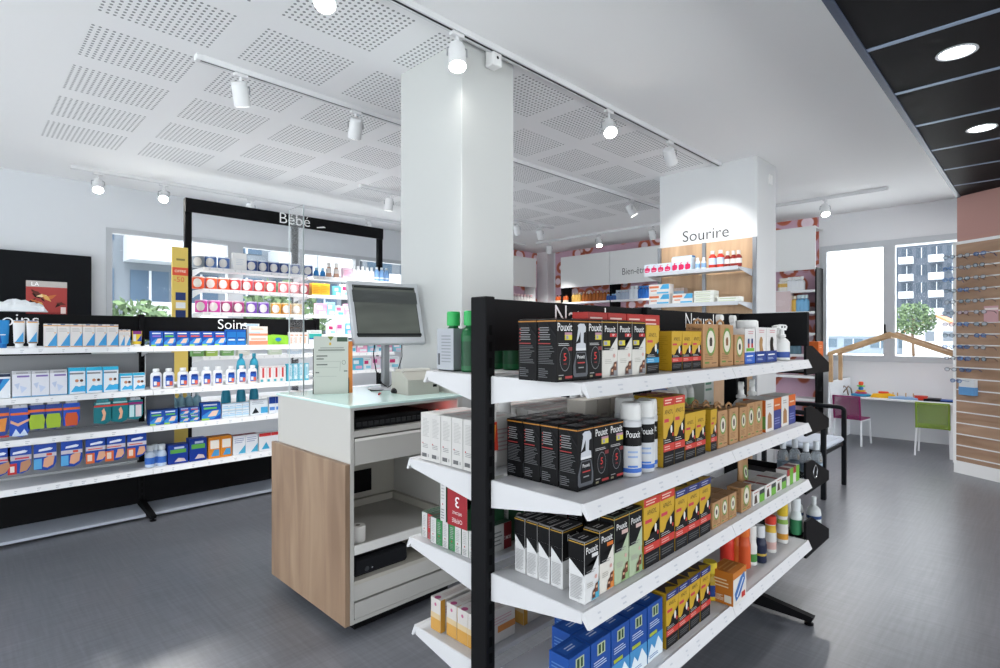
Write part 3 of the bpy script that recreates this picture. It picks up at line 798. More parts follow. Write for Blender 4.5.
for u0, u1, z0, z1, c in ((-.06, .07, .262, .266, '#7c827c'), (-.07, .075, .248, .255, '#6c726c'), (-.08, -.02, .215, .221, '#4e5450'), (-.08, -.04, .198, .204, '#4e5450'), (-.08, -.02, .165, .171, '#4e5450'), (-.085, -.065, .12, .126, '#4e5450'), (.07, .09, .127, .133, '#4e5450'), (.032, .09, .30, .325, GD), (-.01, .0, .28, .295, '#c8a030'),
                          (-.08, .06, .24, .242, '#9aa09a'), (-.08, .05, .184, .186, '#9aa09a'), (-.08, .04, .15, .152, '#9aa09a'), (-.08, .03, .10, .102, '#9aa09a')):
    m.quad([(u0, -.0006, z0), (u1, -.0006, z0), (u1, -.0006, z1), (u0, -.0006, z1)], mat(c, .5))
m.quad([(-.02, -.0007, .33), (.015, -.0007, .33), (-.0025, -.0007, .305)], mat('#6a7a30', .5))
m.tube([(.07 + .01 * math.cos(a * PI / 6), -.001, .18 + .012 * math.sin(a * PI / 6)) for a in range(12)], .0012, mat(GD, .5), 4, True)
m.tube([(.052, -.001, .185), (.048, -.001, .13)], .0012, mat('#8a908a', .5), 4); m.build('leaflet', o)
m = MB(); m.prism([(-.10, .012, 0), (-.10, .10, 0), (-.10, .012, .09)], (.004, 0, 0), BLACK); m.prism([(.096, .012, 0), (.096, .10, 0), (.096, .012, .09)], (.004, 0, 0), BLACK); m.build('stand_foot', o)
m = MB(); m.box(-.01, .012, .0, .085, 0, .30, mat('#ee9448', .5), .001)
tag(m.build('orange_brochure', loc=(1.66, 2.90, 1.112), rz=ls), 'orange-edged brochure standing just right of the grey leaflet', 'brochure')
m = MB(); m.box(1.398, 1.403, 2.955, 3.14, 1.112, 2.18, mat('#ffffff', .03, trans=.97, ior=1.2))
for y in (2.955, 3.137): m.box(1.397, 1.404, y, y + .003, 1.112, 2.18, mat('#dfe9ea', .3))
o = tag(m.build('acrylic_screen'), 'tall clear acrylic screen standing on left edge of counter', 'screen')

# ================================================================== SOURIRE COLUMN
SXF = 5.71
o = root('wall_shelving', 'oak-backed shelving on the back column under the word Sourire', 'shelving')
y0, y1 = AY(756, SXF), AY(661, SXF)
m = MB(); m.box(SXF - .02, SXF, y0, y1, .1, 2.43, OAKL); m.build('back_board', o)
for y in (y0 - .0, (y0 + y1) / 2, y1 - .0):
    m = MB(); m.box(SXF - .045, SXF - .02, y - .018, y + .018, .1, 2.43, mat('#8e9196', .35, .6)); m.build('upright', o)
SH = mat('#c6cad0', .35, .3)
for z in (2.11, 1.774, 1.44):
    m = MB(); m.box(SXF - .40, SXF - .045, y0 + .02, y1 - .02, z - .012, z, SH, .002); m.box(SXF - .408, SXF - .40, y0 + .02, y1 - .02, z - .035, z + .004, SH, .001)
    s_ = m.build('shelf', o)
    for y in (y0 + .02, y1 - .025):
        m = MB(); m.prism([(SXF - .045, y, z - .012), (SXF - .39, y, z - .012), (SXF - .39, y, z - .02), (SXF - .045, y, z - .07)], (0, .004, 0), SH); m.build('bracket', s_)
m = MB(); vs, fs = text_geo('Sourire'); mn = min(v[0] for v in vs); mx = max(v[0] for v in vs); k = .118 / .69
kk = .505 / (mx - mn)
m.add([(SXF - .004, AY(683, SXF) - (x - mn) * kk, 2.472 + y * k) for x, y in vs], fs, mat('#2c2e31', .5))
tag(m.build('wall_lettering_sourire'), 'dark letters spelling Sourire on the white column face', 'lettering')

# ================================================================== FAR WALL UNIT (Bien-être)
UX = 9.0; uy0, uy1 = 2.43, 7.2
o = root('wall_shelving', 'long wall unit with white fascia reading Bien at far wall', 'shelving')
UPN = mat('#e2e3e3', .5)
ys = [uy0, 3.62, 4.82, 6.0, uy1]
for a, b in zip(ys, ys[1:]):
    m = MB(); m.box(UX - .02, UX, a + .004, b - .004, 2.42, 3.06, UPN, .002); m.build('fascia_panel', o)
m = MB(); m.box(UX, XW - .01, uy0, uy1, 3.03, 3.05, UPN); m.build('top_board', o)
for y in ys:
    m = MB(); m.box(UX + .02, XW - .01, y - .02 if y > uy0 else y, y + .02, .05, 2.45, BLACKM); m.build('upright', o)
uz = [2.12, 1.80, 1.48, 1.16, .84, .5]
for z in uz:
    for a, b in zip(ys, ys[1:]):
        m = MB(); m.box(UX - .0, XW - .03, a + .02, b - .02, z - .02, z, SHELF); m.box(UX - .008, UX, a + .02, b - .02, z - .035, z + .003, SHELF); m.build('shelf', o)
m = MB(); m.box(XW - .03, XW - .012, uy0 + .02, uy1, .05, 2.42, WP); m.build('back_panel', o)
m = MB(); vs, fs = text_geo('Bien-être'); mn = min(v[0] for v in vs)
k = .125 / .69
m.add([(UX - .024, AY(623, UX) - (x - mn) * k * .82, 2.585 + y * k) for x, y in vs], fs, mat('#4a4c4f', .5)); m.build('fascia_lettering', o)
# small unit on the far part of the back wall
o = root('wall_shelving', 'short white-fronted wall unit in the far corner by the wallpaper', 'shelving')
a, b = 7.35, AX(535.5, YW - .3)
m = MB(); m.box(a, b, YW - .32, YW - .30, 2.45, 3.06, UPN, .002); m.build('fascia_panel', o)
for z in (2.12, 1.8):
    m = MB(); m.box(a, b, YW - .32, YW - .02, z - .02, z, SHELF); m.build('shelf', o)
m = MB(); m.box(a, a + .03, YW - .30, YW - .02, .05, 3.06, BLACKM); m.box(b - .03, b, YW - .30, YW - .02, .05, 3.06, UPN); m.build('upright', o)

# ================================================================== PLAY CORNER
KW = mat('#dfe2e6', .5)
o = root('play_table', 'long white children table along the wall under windows', 'table')
KX = 8.80; ky0, ky1 = .80, 2.07
m = MB(); m.box(KX, XW - .02, ky0, ky1, .575, .60, KW, .004); m.build('table_top', o)
m = MB(); m.box(8.30, XW - .02, 2.07, 2.10, 0, .83, KW, .003); m.build('side_panel', o)
m = MB(); m.box(8.22, 8.26, .775, .815, 0, .63, KW, .003); m.box(KX, KX + .03, ky0, ky0 + .03, 0, .575, KW); m.build('leg', o)
m = MB(); m.box(XW - .05, XW - .02, .5, 2.07, 0, .575, mat('#c3c6ca', .6)); m.build('back_panel', o)
o = root('wooden_house_frame', 'light wooden house-shaped frame over the children table', 'frame')
for xf in (8.2, 8.67):
    g = bpy.data.objects.new
    for y, nm in ((2.04, 'post'), (.766, 'post')):
        if xf > 8.5 and y < 1: continue
        m = MB(); m.box(xf - .022, xf + .022, y - .022, y + .022, .55 if y < 1 else (.83 if xf < 8.3 else .83), 1.19, PINE, .002); m.build(nm, o)
    for y0_, y1_ in ((2.075, 1.40), (.73, 1.40)):
        m = MB(); z0_, z1_ = 1.17, 1.44
        m.prism([(xf - .022, y0_, z0_), (xf - .022, y1_, z1_), (xf - .022, y1_, z1_ + .05), (xf - .022, y0_, z0_ + .05)], (.044, 0, 0), PINE); m.build('rafter', o)
m = MB(); m.box(8.2, 8.67, 1.385, 1.415, 1.405, 1.44, PINE); m.build('ridge_beam', o)
def kid_chair(x, y, rz, col, label):
    """seat faces +X before rotation"""
    o = root('kids_chair', label, 'chair', (x, y, 0), rz, 'children chairs at the play table')
    wm = mat('#dcdfe3', .4); cm = mat(col, .55)
    s = .155
    m = MB(); m.box(-.15, .16, -s - .01, s + .01, .335, .352, cm, .004); m.build('seat', o)
    m = MB(); zt = .63
    m.prism([(-.15, -s, .35), (-.165, -s, .35), (-.20, -s, zt), (-.185, -s, zt)], (0, 2 * s, 0), mat(col, .6, alpha=.555))
    for yy in (-s, s): m.bar((-.155, yy, .335), (-.195, yy, zt + .01), .018, cm)
    m.bar((-.195, -s - .006, zt + .01), (-.195, s + .006, zt + .01), .018, cm); m.build('backrest', o)
    for xx, yy in ((-.14, -s), (-.14, s), (.15, -s), (.15, s)):
        m = MB(); m.bar((xx, yy, .335), (xx * 1.18, yy * 1.08, 0), .018, wm); m.build('leg', o)
    m = MB(); m.box(-.14, .15, -s - .008, -s + .008, .32, .335, wm); m.box(-.14, .15, s - .008, s + .008, .32, .335, wm); m.build('seat_frame', o)
kid_chair(8.40, .99, 0.03, '#7c963a', 'small lime green chair with white legs at play table')
kid_chair(8.56, 1.88, -.12, '#7c2456', 'small magenta chair with white legs at play table')
# toys
o = root('stacking_toy', 'colourful ring stacking toy on blue base on the play table', 'toy', (8.98, AY(861, 8.98) - .0, .60))
for nm, r_, z0, z1, c in (('toy_base', .12, 0, .035, '#2a8fc0'), ('ring', .07, .035, .06, '#d8547a'), ('ring', .055, .06, .085, '#e8b83a'), ('post', .03, .085, .13, '#3a7ac0'), ('ring', .05, .13, .15, '#6ab84a'), ('ball', .03, .15, .20, '#e0522e')):
    m = MB(); m.lathe([(r_ * .7, z0), (r_, z0 + (z1 - z0) * .25), (r_, z0 + (z1 - z0) * .75), (r_ * .7, z1)], 0, 0, mat(c, .4), 16); m.build(nm, o)
o = root('toy_vehicle', 'yellow plastic toy with red top on the play table', 'toy', (8.95, AY(883.5, 8.95), .60), .2)
m = MB(); m.prism([(-.05, -.15, 0), (-.05, .15, 0), (-.05, .12, .05), (-.05, -.06, .065), (-.05, -.13, .04)], (.10, 0, 0), mat('#e8b020', .4)); m.build('toy_body', o)
m = MB(); m.box(-.04, .04, -.06, .06, .06, .085, mat('#d8452e', .4), .01); m.build('toy_cab', o)
o = root('bead_maze_tray', 'pale blue activity tray with small pegs on play table', 'toy', (8.97, AY(904, 8.97), .60), 0)
m = MB(); m.box(-.09, .09, -.16, .16, 0, .03, mat('#8fb2da', .4), .006); m.build('tray', o)
m = MB()
for q in (-.1, -.02, .07, .12): m.cyl((0, q, .03), (0, q, .08), .006, mat('#c9a070', .5), 8)
m.build('peg', o)
m = MB(); m.lathe([(.05, 0), (.07, .01), (.07, .05), (.06, .055)], 0, 0, mat('#d8402e', .4), 14); m.lathe([(.075, .05), (.075, .058)], 0, 0, mat('#b83020', .4), 14)
tag(m.build('toy_cup', loc=(8.95, AY(921, 8.95), .60)), 'round red toy pot between blue tray and dark book', 'toy')
m = MB(); m.box(-.11, .11, -.17, .17, 0, .012, mat('#1c2028', .5)); m.box(-.10, .10, -.16, .0, .012, .022, mat('#1f4f9e', .5)); m.box(-.09, .11, -.0, .17, .012, .03, mat('#15181c', .5))
tag(m.build('picture_book', loc=(8.97, AY(941, 8.97), .60), rz=.05), 'dark blue and black picture books at right end of play table', 'book')
m = MB()
for q in (0, .05): m.tube([(0, q, 0), (0, q + .02, .10), (0, q + .05, .13), (0, q + .09, .07), (0, q + .14, 0)], .009, mat('#7e6a58', .6), 8)
tag(m.build('wire_toy', loc=(8.95, AY(850, 8.95) - .03, .60), rz=0), 'brown looped wire toy at left end of play table', 'toy')

# ================================================================== BLACK ARMCHAIR
o = root('armchair', 'black tubular armchair with light grey seat against back column', 'chair', (5.78, 1.41, 0))
CB = mat('#111317', .35); xs_ = (-.34, .34)
for xx in xs_:
    for yy, zt in ((0, .745), (.50, .83)):
        m = MB(); m.box(xx - .02, xx + .02, yy - .02, yy + .02, 0, zt - .02, CB, .006); m.build('leg', o)
    m = MB(); m.tube([(xx, 0, .70), (xx, .0, .725), (xx, .02, .745), (xx, .06, .75), (xx, .50, .75)], .022, CB, 8); m.build('armrest', o)
m = MB(); m.box(-.32, .32, .0, .50, .38, .42, CB, .006); m.build('seat_frame', o)
m = MB(); m.box(-.31, .31, -.01, .48, .42, .475, mat('#c3cbd8', .7), .02); m.build('seat_cushion', o)
m = MB(); m.box(-.32, .32, .485, .515, .55, .83, CB, .01); m.build('backrest', o)

# ================================================================== SLAT WALL WITH SPECTACLES
o = root('slatwall_panel', 'oak slatwall panel with white grooves on the pink wall', 'display panel')
m = MB(); m.prism([PW(.015, .13, 0), PW(3.4, .13, 0), PW(3.4, .13, .03), PW(.015, .13, .03)], (0, 0, 2.27), OAKS); m.build('board', o)
m = MB(); m.prism([PW(-.015, .1, 0), PW(.015, .1, 0), PW(.015, .1, .036), PW(-.015, .1, .036)], (0, 0, 2.33), WHITE)
m.prism([PW(-.015, 2.40, 0), PW(3.4, 2.40, 0), PW(3.4, 2.40, .036), PW(-.015, 2.40, .036)], (0, 0, .03), WHITE); m.build('edge_trim', o)
SP = .1165
for k in range(19):
    z = 2.27 - SP * k
    m = MB(); m.prism([PW(.016, z, .03), PW(3.4, z, .03), PW(3.4, z, .0335), PW(.016, z, .0335)], (0, 0, .012), mat('#dcdcdc', .35)); m.build('groove_strip', o)
def glasses_mesh(frame, lens):
    mb = MB(); fm = mat(frame, .3, .5)
    for sx_ in (-1, 1):
        ring = [(sx_ * .034 + .025 * math.cos(a * PI / 7), 0, .019 * math.sin(a * PI / 7)) for a in range(14)]
        mb.tube(ring, .0026, fm, 4, True)
        mb.quad([(sx_ * .034 + .024 * math.cos(a * PI / 5), 0, .018 * math.sin(a * PI / 5)) for a in range(10)], mat(lens, .1, alpha=.55))
        mb.tube([(sx_ * .06, 0, .008), (sx_ * .064, .01, .008), (sx_ * .062, .09, .004), (sx_ * .058, .13, -.02)], .0026, fm, 4)
    mb.tube([(-.010, 0, .004), (0, -.002, .008), (.010, 0, .004)], .0018, fm, 4)
    return mb.mesh('spectacles')
GK = {c: glasses_mesh(*c) for c in (('#2c2e34', '#9fb4c4'), ('#27508a', '#4a86c0'), ('#54575d', '#c4ccd4'), ('#5a3a4a', '#d8c8d4'))}
gk = list(GK)
cols_ = {('#2c2e34', '#9fb4c4'): 'dark-framed', ('#27508a', '#4a86c0'): 'blue-tinted', ('#54575d', '#c4ccd4'): 'silver-framed', ('#5a3a4a', '#d8c8d4'): 'plum-framed'}
rowname = ['top', 'second', 'third', 'fourth', 'fifth', 'sixth', 'seventh', 'eighth', 'ninth', 'tenth', 'eleventh', 'twelfth']
rg = random.Random(11)
ang = math.atan2(DW.y, DW.x)
for k in range(12):
    z = 2.27 - SP * k
    for j, t in enumerate(([.045, .19, .34] if k < 10 else [.07, .21]) if k < 11 else [.12]):
        c = gk[[(0, 2, 1), (1, 2, 0), (1, 0, 2), (0, 1, 2), (2, 0, 2), (0, 3, 2), (3, 1, 0), (0, 2, 1), (1, 1, 2), (2, 1, 0), (2, 1, 0), (1, 1, 1)][k][j]]
        ob = bpy.data.objects.new('spectacles', GK[c]); COL.objects.link(ob)
        p = PW(t + rg.uniform(-.01, .01), z - .006 - rg.random() * .006, .165); ob.location = p
        # lenses look away from the wall, side arms rest on the rail
        ob.rotation_euler = (rg.uniform(-.1, .1), 0, math.atan2(NW.y, NW.x) + PI / 2 + rg.uniform(-.15, .15))
        nm = ('left end', 'middle', 'right')[j] if k < 10 else ('left', 'right')[min(j, 1)]
        tag(ob, f'{cols_[c]} spectacles at the {nm} of the {rowname[k]} slatwall row', 'spectacles', 'reading glasses on the slat wall')
        
ct = PW(.22, 0, .0)
o = root('leaflet_box', 'white and blue leaflet holder low on the slatwall', 'leaflet holder', PW(.155, .83, .033), ang)
m = MB(); m.box(-.075, .075, -.0, -.05, 0, .17, mat('#d3d6d8', .4), .003) ; b_ = m.build('holder', o)
m = MB(); m.box(-.077, .077, .001, -.053, 0, .085, mat('#5f93c4', .4), .003); m.build('blue_front', o)
m = MB(); m.prism([PW(.29, 1.58, .035), PW(.42, 1.58, .035), PW(.42, 1.58, .04), PW(.29, 1.58, .04)], (0, 0, .16), mat('#c9a0a4', .5))
m.prism([PW(.30, 1.70, .0402), PW(.42, 1.70, .0402), PW(.42, 1.70, .041), PW(.30, 1.70, .041)], (0, 0, .02), mat('#e9dcdc', .5))
tag(m.build('price_sign'), 'small pink sign between spectacles on the slatwall', 'sign')
# ================================================================== PRODUCTS
ORD = ['first', 'second', 'third', 'fourth', 'fifth', 'sixth', 'seventh', 'eighth', 'ninth', 'tenth', 'eleventh', 'twelfth', 'thirteenth', 'fourteenth', 'fifteenth', 'sixteenth', 'seventeenth', 'eighteenth']
def pos_words(i, n, j=0, m=1, rev=False):
    p = []
    if n == 2: p.append(('left one', 'right one')[i])
    elif n > 2: p.append('leftmost' if i == 0 else 'rightmost' if i == n - 1 else ORD[i] + ' from left')
    if m == 2: p.append(('front row', 'back row')[j])
    elif m > 2: p.append('front row' if j == 0 else 'rearmost row' if j == m - 1 else ORD[j] + ' row')
    return ', '.join(p)
RJ = random.Random(21)
def row(maker, px0, px1, n, Y, z, d, h, look, place, cat, group=None, m=1, gap=.97, skip=(), yaw=.012, step=None, mk=None):
    """n products side by side between two bearings on the plane Y, m rows deep, fronts facing -Y"""
    x0, x1 = AX(px0, Y), AX(px1, Y); p = (x1 - x0) / n
    pr = maker(p * gap, d, h) if mk is None else maker(p * gap, d, h, **mk)
    for j in range(m):
        for i in range(n):
            if (i, j) in skip: continue
            pw = pos_words(i, n, j, m)
            lb = look + (', ' + pw if pw else '') + ', ' + place
            put(pr, x0 + p * (i + .5), Y + d / 2 + j * (step or d * 1.04) + RJ.uniform(0, .002), z, lb, cat, group if n * m > 1 else None, RJ.uniform(-yaw, yaw))
def col(maker, X, Ys, w, d, h, z, looks, place, cat, group, rz=0.0, mk=None):
    pr = maker(w, d, h, **(mk or {}))
    for y, lb in zip(Ys, looks):
        put(pr, X, y, z, lb + ', ' + place, cat, group, rz + RJ.uniform(-.012, .012))

# ---------------- carton designs
def d_side_black():
    return [('s', 'r', .0, .955, 1, .975, '#b87a2a'), ('s', 'l', .14, .66, .7, .88, 6, '#8f8f92'), ('s', 'c', .12, .84, .0022, '#b33232'), ('s', 'c', .12, .78, .0022, '#b33232'), ('s', 'c', .12, .72, .0022, '#b33232'), ('s', 'c', .12, .66, .0022, '#b33232'),
            ('s', 'r', .08, .60, .72, .615, '#a33030'), ('s', 'l', .1, .28, .92, .58, 11, '#5f6063'), ('s', 'l', .1, .06, .6, .22, 5, '#6b6c70'), ('s', 'p', [(.55, .93), (1, .74), (1, .70), (.5, .92)], '#1e1e21'),
            ('t', 'r', .05, .1, .95, .9, '#151517'), ('t', 'l', .15, .2, .85, .8, 3, '#8f8f92'), ('t', 'r', .3, .02, .6, .12, '#9a2c2c')]
def pouxit_black(w, d, h, spray=False):
    it = [('f', 'r', 0, .955, 1, .972, '#b87a2a')]
    if spray:
        it += [('f', 'p', [(.22, .62), (.35, .86), (.3, .9), (.45, .93), (.75, .93), (.86, .88), (.86, .80), (.72, .78), (.70, .62), (.84, .60), (.86, .53), (.2, .53), (.22, .6), (.5, .62), (.5, .8), (.36, .68)], '#c9ccd3'),
               ('f', 'p', [(.2, .53), (.86, .53), (.86, .49), (.2, .49)], '#e4e5e8'), ('f', 'p', [(.22, .47), (.84, .47), (.98, .25), (.98, .1), (.9, .06), (.1, .06), (.02, .1), (.02, .25)], '#55585f'),
               ('f', 'p', [(.25, .45), (.8, .45), (.88, .25), (.85, .12), (.2, .12), (.15, .25)], '#1a1a1d'), ('f', 't', 'Pouxit', .52, .36, .010, '#f2f2f2', .9), ('f', 'r', .3, .28, .78, .30, '#b33232'), ('f', 'r', .35, .2, .7, .22, '#8f8f92')]
    else:
        it += [('f', 't', 'Pouxit', .5, .81, .021, '#f4f4f4', .78), ('f', 'r', .5, .745, .95, .785, '#b98aa0'), ('f', 'r', .5, .665, .95, .745, '#d8c93a'), ('f', 'r', .58, .68, .72, .735, '#8f94b8'),
               ('f', 'l', .1, .57, .9, .62, 2, '#c8c8c8'), ('f', 'c', .5, .36, .0215, '#77787c', 1.5), ('f', 'c', .5, .36, .0200, '#17171a', 1.5), ('f', 't', '5', .5, .335, .020, '#d8302c'), ('f', 't', 'min', .5, .27, .006, '#a03030'), ('f', 'r', .7, .49, .95, .55, '#7a2024'),
               ('f', 'r', .1, .1, .4, .115, '#9a9a9a'), ('f', 'r', .5, .05, .95, .09, '#a83434'), ('f', 'r', .1, .04, .28, .075, '#8e8a70')]
    return carton('lice_treatment_carton', w, d, h, '#0e0e10', it + d_side_black())
def pouxit_xf(w, d, h, panel='#dcd9d2', sub='#c03030', tint=None, accent='#8b8e92', tag_='XF', yel=True):
    it = [('f', 'r', 0, .60, 1, 1, '#141416'), ('f', 'p', [(0, .48), (.45, .48), (1, .70), (1, .60), (0, .60)], '#141416'), ('f', 'p', [(.42, .46), (.95, .70), (1, .70), (1, .40), (.42, .40)], panel),
          ('f', 'r', 0, .965, 1, .98, '#c59a36'), ('f', 't', 'Pouxit', .5, .80, .0185, '#f4f4f4', .78), ('f', 'r', .5, .715, .95, .775, sub), ('f', 't', tag_, .72, .725, .007, '#ffffff')]
    if yel: it += [('f', 'r', .06, .56, .5, .65, '#d8c93a'), ('f', 'r', .1, .575, .3, .635, '#8f94b8')]
    it += [('f', 'l', .12, .47, .9, .53, 2, '#8b8b8b'), ('f', 'c', .78, .38, .006, '#d8a8a0'), ('f', 'l', .15, .24, .6, .33, 3, '#b5b2aa'), ('f', 'p', [(.45, .02), (1, .02), (1, .30)], accent), ('f', 'p', [(.5, .04), (.55, .16), (.72, .2), (.74, .04)], '#5a3326'), ('f', 'p', [(.68, .12), (.75, .26), (.92, .28), (.92, .12)], '#6e3e2a'), ('f', 'c', .62, .12, .004, '#e0b090'), ('f', 'c', .83, .21, .004, '#e0b090'),
           ('s', 'r', 0, .70, 1, 1, '#141416'), ('s', 'r', 0, .965, 1, .98, '#c59a36'), ('s', 'p', [(0, .70), (1, .70), (1, .46)], '#141416'), ('s', 'l', .12, .06, .9, .44, 15, '#a8a8a9'), ('t', 'r', .02, .02, .98, .98, '#1a1a1c'), ('t', 'l', .2, .3, .8, .7, 2, '#d8d8d8')]
    return carton('lice_treatment_carton', w, d, h, panel, it)
def pouxit_white(w, d, h): return pouxit_xf(w, d, h, '#e2e2e2', '#e2e2e2', accent='#4aa6c4', tag_=' ', yel=False)
def pouxit_orange(w, d, h): return pouxit_xf(w, d, h, '#e6e1d8', '#d8742c', accent='#d8843c', tag_=' ', yel=False)
def pouxit_green(w, d, h): return pouxit_xf(w, d, h, '#b3c3a3', '#d8b8b0', accent='#8fb07a', tag_=' ', yel=False)
def apaisyl(w, d, h, band='#c93a30', top='#bf9826', cap=None, size=.011):
    Y_ = '#cfa62c'
    it = [('f', 'r', 0, 0, 1, .52, '#1a1a1c'), ('f', 'p', [(0, .40), (.15, .44), (.3, .38), (.45, .50), (.62, .46), (1, .66), (1, .52), (0, .52)], '#1a1a1c'),
          ('f', 'p', [(0, .42), (.2, .40), (.35, .44), (.5, .56), (.7, .60), (1, .74), (1, .9), (0, .9)], Y_), ('f', 't', 'APAISYL', .5, .755, size * 1.15, '#2b2b2b', .72),
          ('f', 'r', .08, .64, .5, .69, '#c93a50'), ('f', 'c', .74, .53, .0065, '#ece9e2', 2.1), ('f', 'c', .88, .45, .0048, band, 1.5), ('f', 'l', .08, .34, .7, .40, 2, '#b9b9b9'),
          ('f', 'r', 0, .22, 1, .33, band), ('f', 'l', .1, .24, .7, .31, 2, '#e8b8b0' if band != '#2f94c4' else '#c8e4f0'), ('f', 'l', .1, .06, .9, .17, 3, '#66676a')]
    if cap: it += [('f', 'r', 0, .88, 1, 1, cap), ('f', 'l', .12, .90, .88, .98, 2, '#f1d8c8' if cap != '#26306a' else '#b8bcd8'), ('t', 'r', .05, .05, .95, .95, '#8a2c28' if cap != '#26306a' else '#3a2f30'), ('t', 'p', [(0, 0), (.5, .5), (1, 0)], Y_)]
    else: it += [('f', 'r', 0, .9, 1, 1, Y_), ('t', 'p', [(0, 0), (1, 0), (.5, .6)], Y_), ('t', 'p', [(1, 0), (1, 1), (.5, .6)], '#2a2520'), ('t', 'p', [(0, .2), (0, 1), (.5, .6)], '#b03a30')]
    it += [('s', 'l', .15, .12, .85, .88, 16, '#a88a1c')]
    return carton('insect_lice_carton', w, d, h, top, it)
def brown(w, d, h, animal='#3a2e28', size=.009, loop=False):
    it = [('f', 't', 'Vétocanis', .5, .86, size, '#3c2c1c', .62), ('f', 'c', .5, .60, w * .32, '#6d9a48', 1.35), ('f', 'c', .5, .60, w * .25, '#e6ded0', 1.35), ('f', 'p', [(.42, .5), (.4, .64), (.46, .7), (.56, .7), (.6, .62), (.58, .5)], animal),
          ('f', 'r', .1, .1, .4, .14, '#5f8a3c'), ('f', 'l', .1, .18, .7, .34, 4, '#8a6a48'), ('f', 'l', .55, .08, .92, .14, 1, '#6d5236'), ('s', 't', 'Vétocanis', .5, .87, size * .9, '#3c2c1c', .6), ('s', 'l', .2, .2, .85, .8, 12, '#94714e'), ('s', 'r', .3, .06, .7, .12, '#5f8a3c')]
    pr = carton('pet_care_carton', w, d, h, '#b98d62', it)
    if loop:
        m2 = MB(); m2.tube([(-w * .3, 0, h), (-w * .28, 0, h + .010), (0, 0, h + .019), (w * .28, 0, h + .010), (w * .3, 0, h)], .0045, mat('#b98d62', .6), 6)
        return (pr[0], None, [('carton_body', pr[1]), ('hang_loop', m2.mesh('hang_loop'))])
    return pr
def petblue(w, d, h, blue='#1d3f8a', pic='#3a2e28', green=False):
    it = [('f', 'r', 0, 0, 1, .33, blue), ('f', 'l', .15, .19, .8, .27, 1, '#ffffff'), ('f', 'l', .15, .08, .7, .15, 2, '#b8c4e0'), ('f', 'l', .3, .84, .85, .95, 2, '#cf8a90'), ('s', 'r', 0, 0, 1, .33, blue)]
    if green: it += [('f', 'r', .25, .46, .42, .58, '#c83a34'), ('f', 'r', .25, .58, .42, .72, '#1f3f7a'), ('f', 'r', .6, .46, .78, .58, '#c83a34'), ('f', 'r', .6, .58, .78, .72, '#1f3f7a'), ('f', 'r', .1, .36, .9, .45, '#74b83e')]
    else: it += [('f', 'p', [(.35, .33), (.32, .6), (.4, .72), (.55, .74), (.66, .66), (.62, .5), (.72, .33)], pic)]
    return carton('pet_care_carton', w, d, h, '#e3e1e0', it)
def greenwhite(w, d, h):
    return carton('small_remedy_carton', w, d, h, '#e2e0dc', [('f', 'r', .55, .0, 1, .55, '#6fb03c'), ('f', 'r', .55, .55, 1, .85, '#3c4044'), ('f', 'p', [(.1, .1), (.15, .6), (.3, .7), (.38, .1)], '#4a342a'), ('f', 'l', .1, .78, .5, .92, 1, '#b03030'), ('s', 'l', .1, .3, .8, .8, 4, '#a8a8a8'), ('t', 'l', .1, .2, .9, .8, 4, '#c9c6c2'), ('t', 'r', 0, 0, .2, 1, '#9a3030')])
def redgreen(w, d, h):
    return carton('small_remedy_carton', w, d, h, '#e0dcd8', [('f', 'r', .45, .0, 1, 1, '#6fb03c'), ('f', 'r', .0, .6, .45, 1, '#a03038'), ('t', 'r', 0, 0, .6, 1, '#8e3a3e'), ('s', 'r', 0, 0, 1, .8, '#d8d4d0')])
def bluebox(w, d, h):
    B = '#1f4fa0'
    return carton('nasal_spray_carton', w, d, h, B, [('f', 'r', 0, 0, 1, .42, '#4a94cc'), ('f', 'p', [(0, .08), (.25, .30), (.45, .18), (.7, .36), (1, .16), (1, 0), (0, 0)], '#e4eef4'), ('f', 'l', .1, .05, .8, .12, 2, '#2c6cb0'), ('f', 'r', .3, .76, .7, .94, '#b9c4a0'), ('f', 'r', .36, .78, .48, .92, '#2a4a34'), ('f', 'r', .54, .78, .64, .92, '#2a4a34'),
                   ('f', 'l', .12, .58, .88, .70, 3, '#c9d6ee'), ('f', 'r', .1, .44, .6, .50, '#a8b83a'), ('s', 'r', 0, 0, 1, .38, '#4a94cc'), ('s', 'l', .15, .45, .85, .88, 8, '#5f86c4'), ('s', 'l', .15, .06, .85, .3, 5, '#2c6cb0'), ('t', 'r', .1, .25, .9, .75, '#2b5db0'), ('t', 'l', .3, .35, .7, .65, 2, '#c9d6ee')])
def orangewhite(w, d, h):
    return carton('supplement_carton', w, d, h, '#e6e3df', [('f', 'r', .5, 0, 1, .62, '#3a4488'), ('f', 'r', .5, .62, 1, 1, '#d86a2a'), ('f', 'p', [(.1, .1), (.12, .5), (.22, .62), (.36, .5), (.38, .1)], '#a87a4e'), ('f', 'l', .1, .75, .4, .9, 2, '#a8a4a0'), ('f', 'l', .56, .15, .9, .4, 3, '#8a90c0'), ('f', 'l', .56, .72, .94, .84, 1, '#f4d8c0'), ('s', 'r', 0, 0, 1, 1, '#d86a2a'), ('s', 'r', .0, .1, 1, .5, '#6c9a48'), ('t', 'r', 0, .0, .5, 1, '#ebe9e6')])
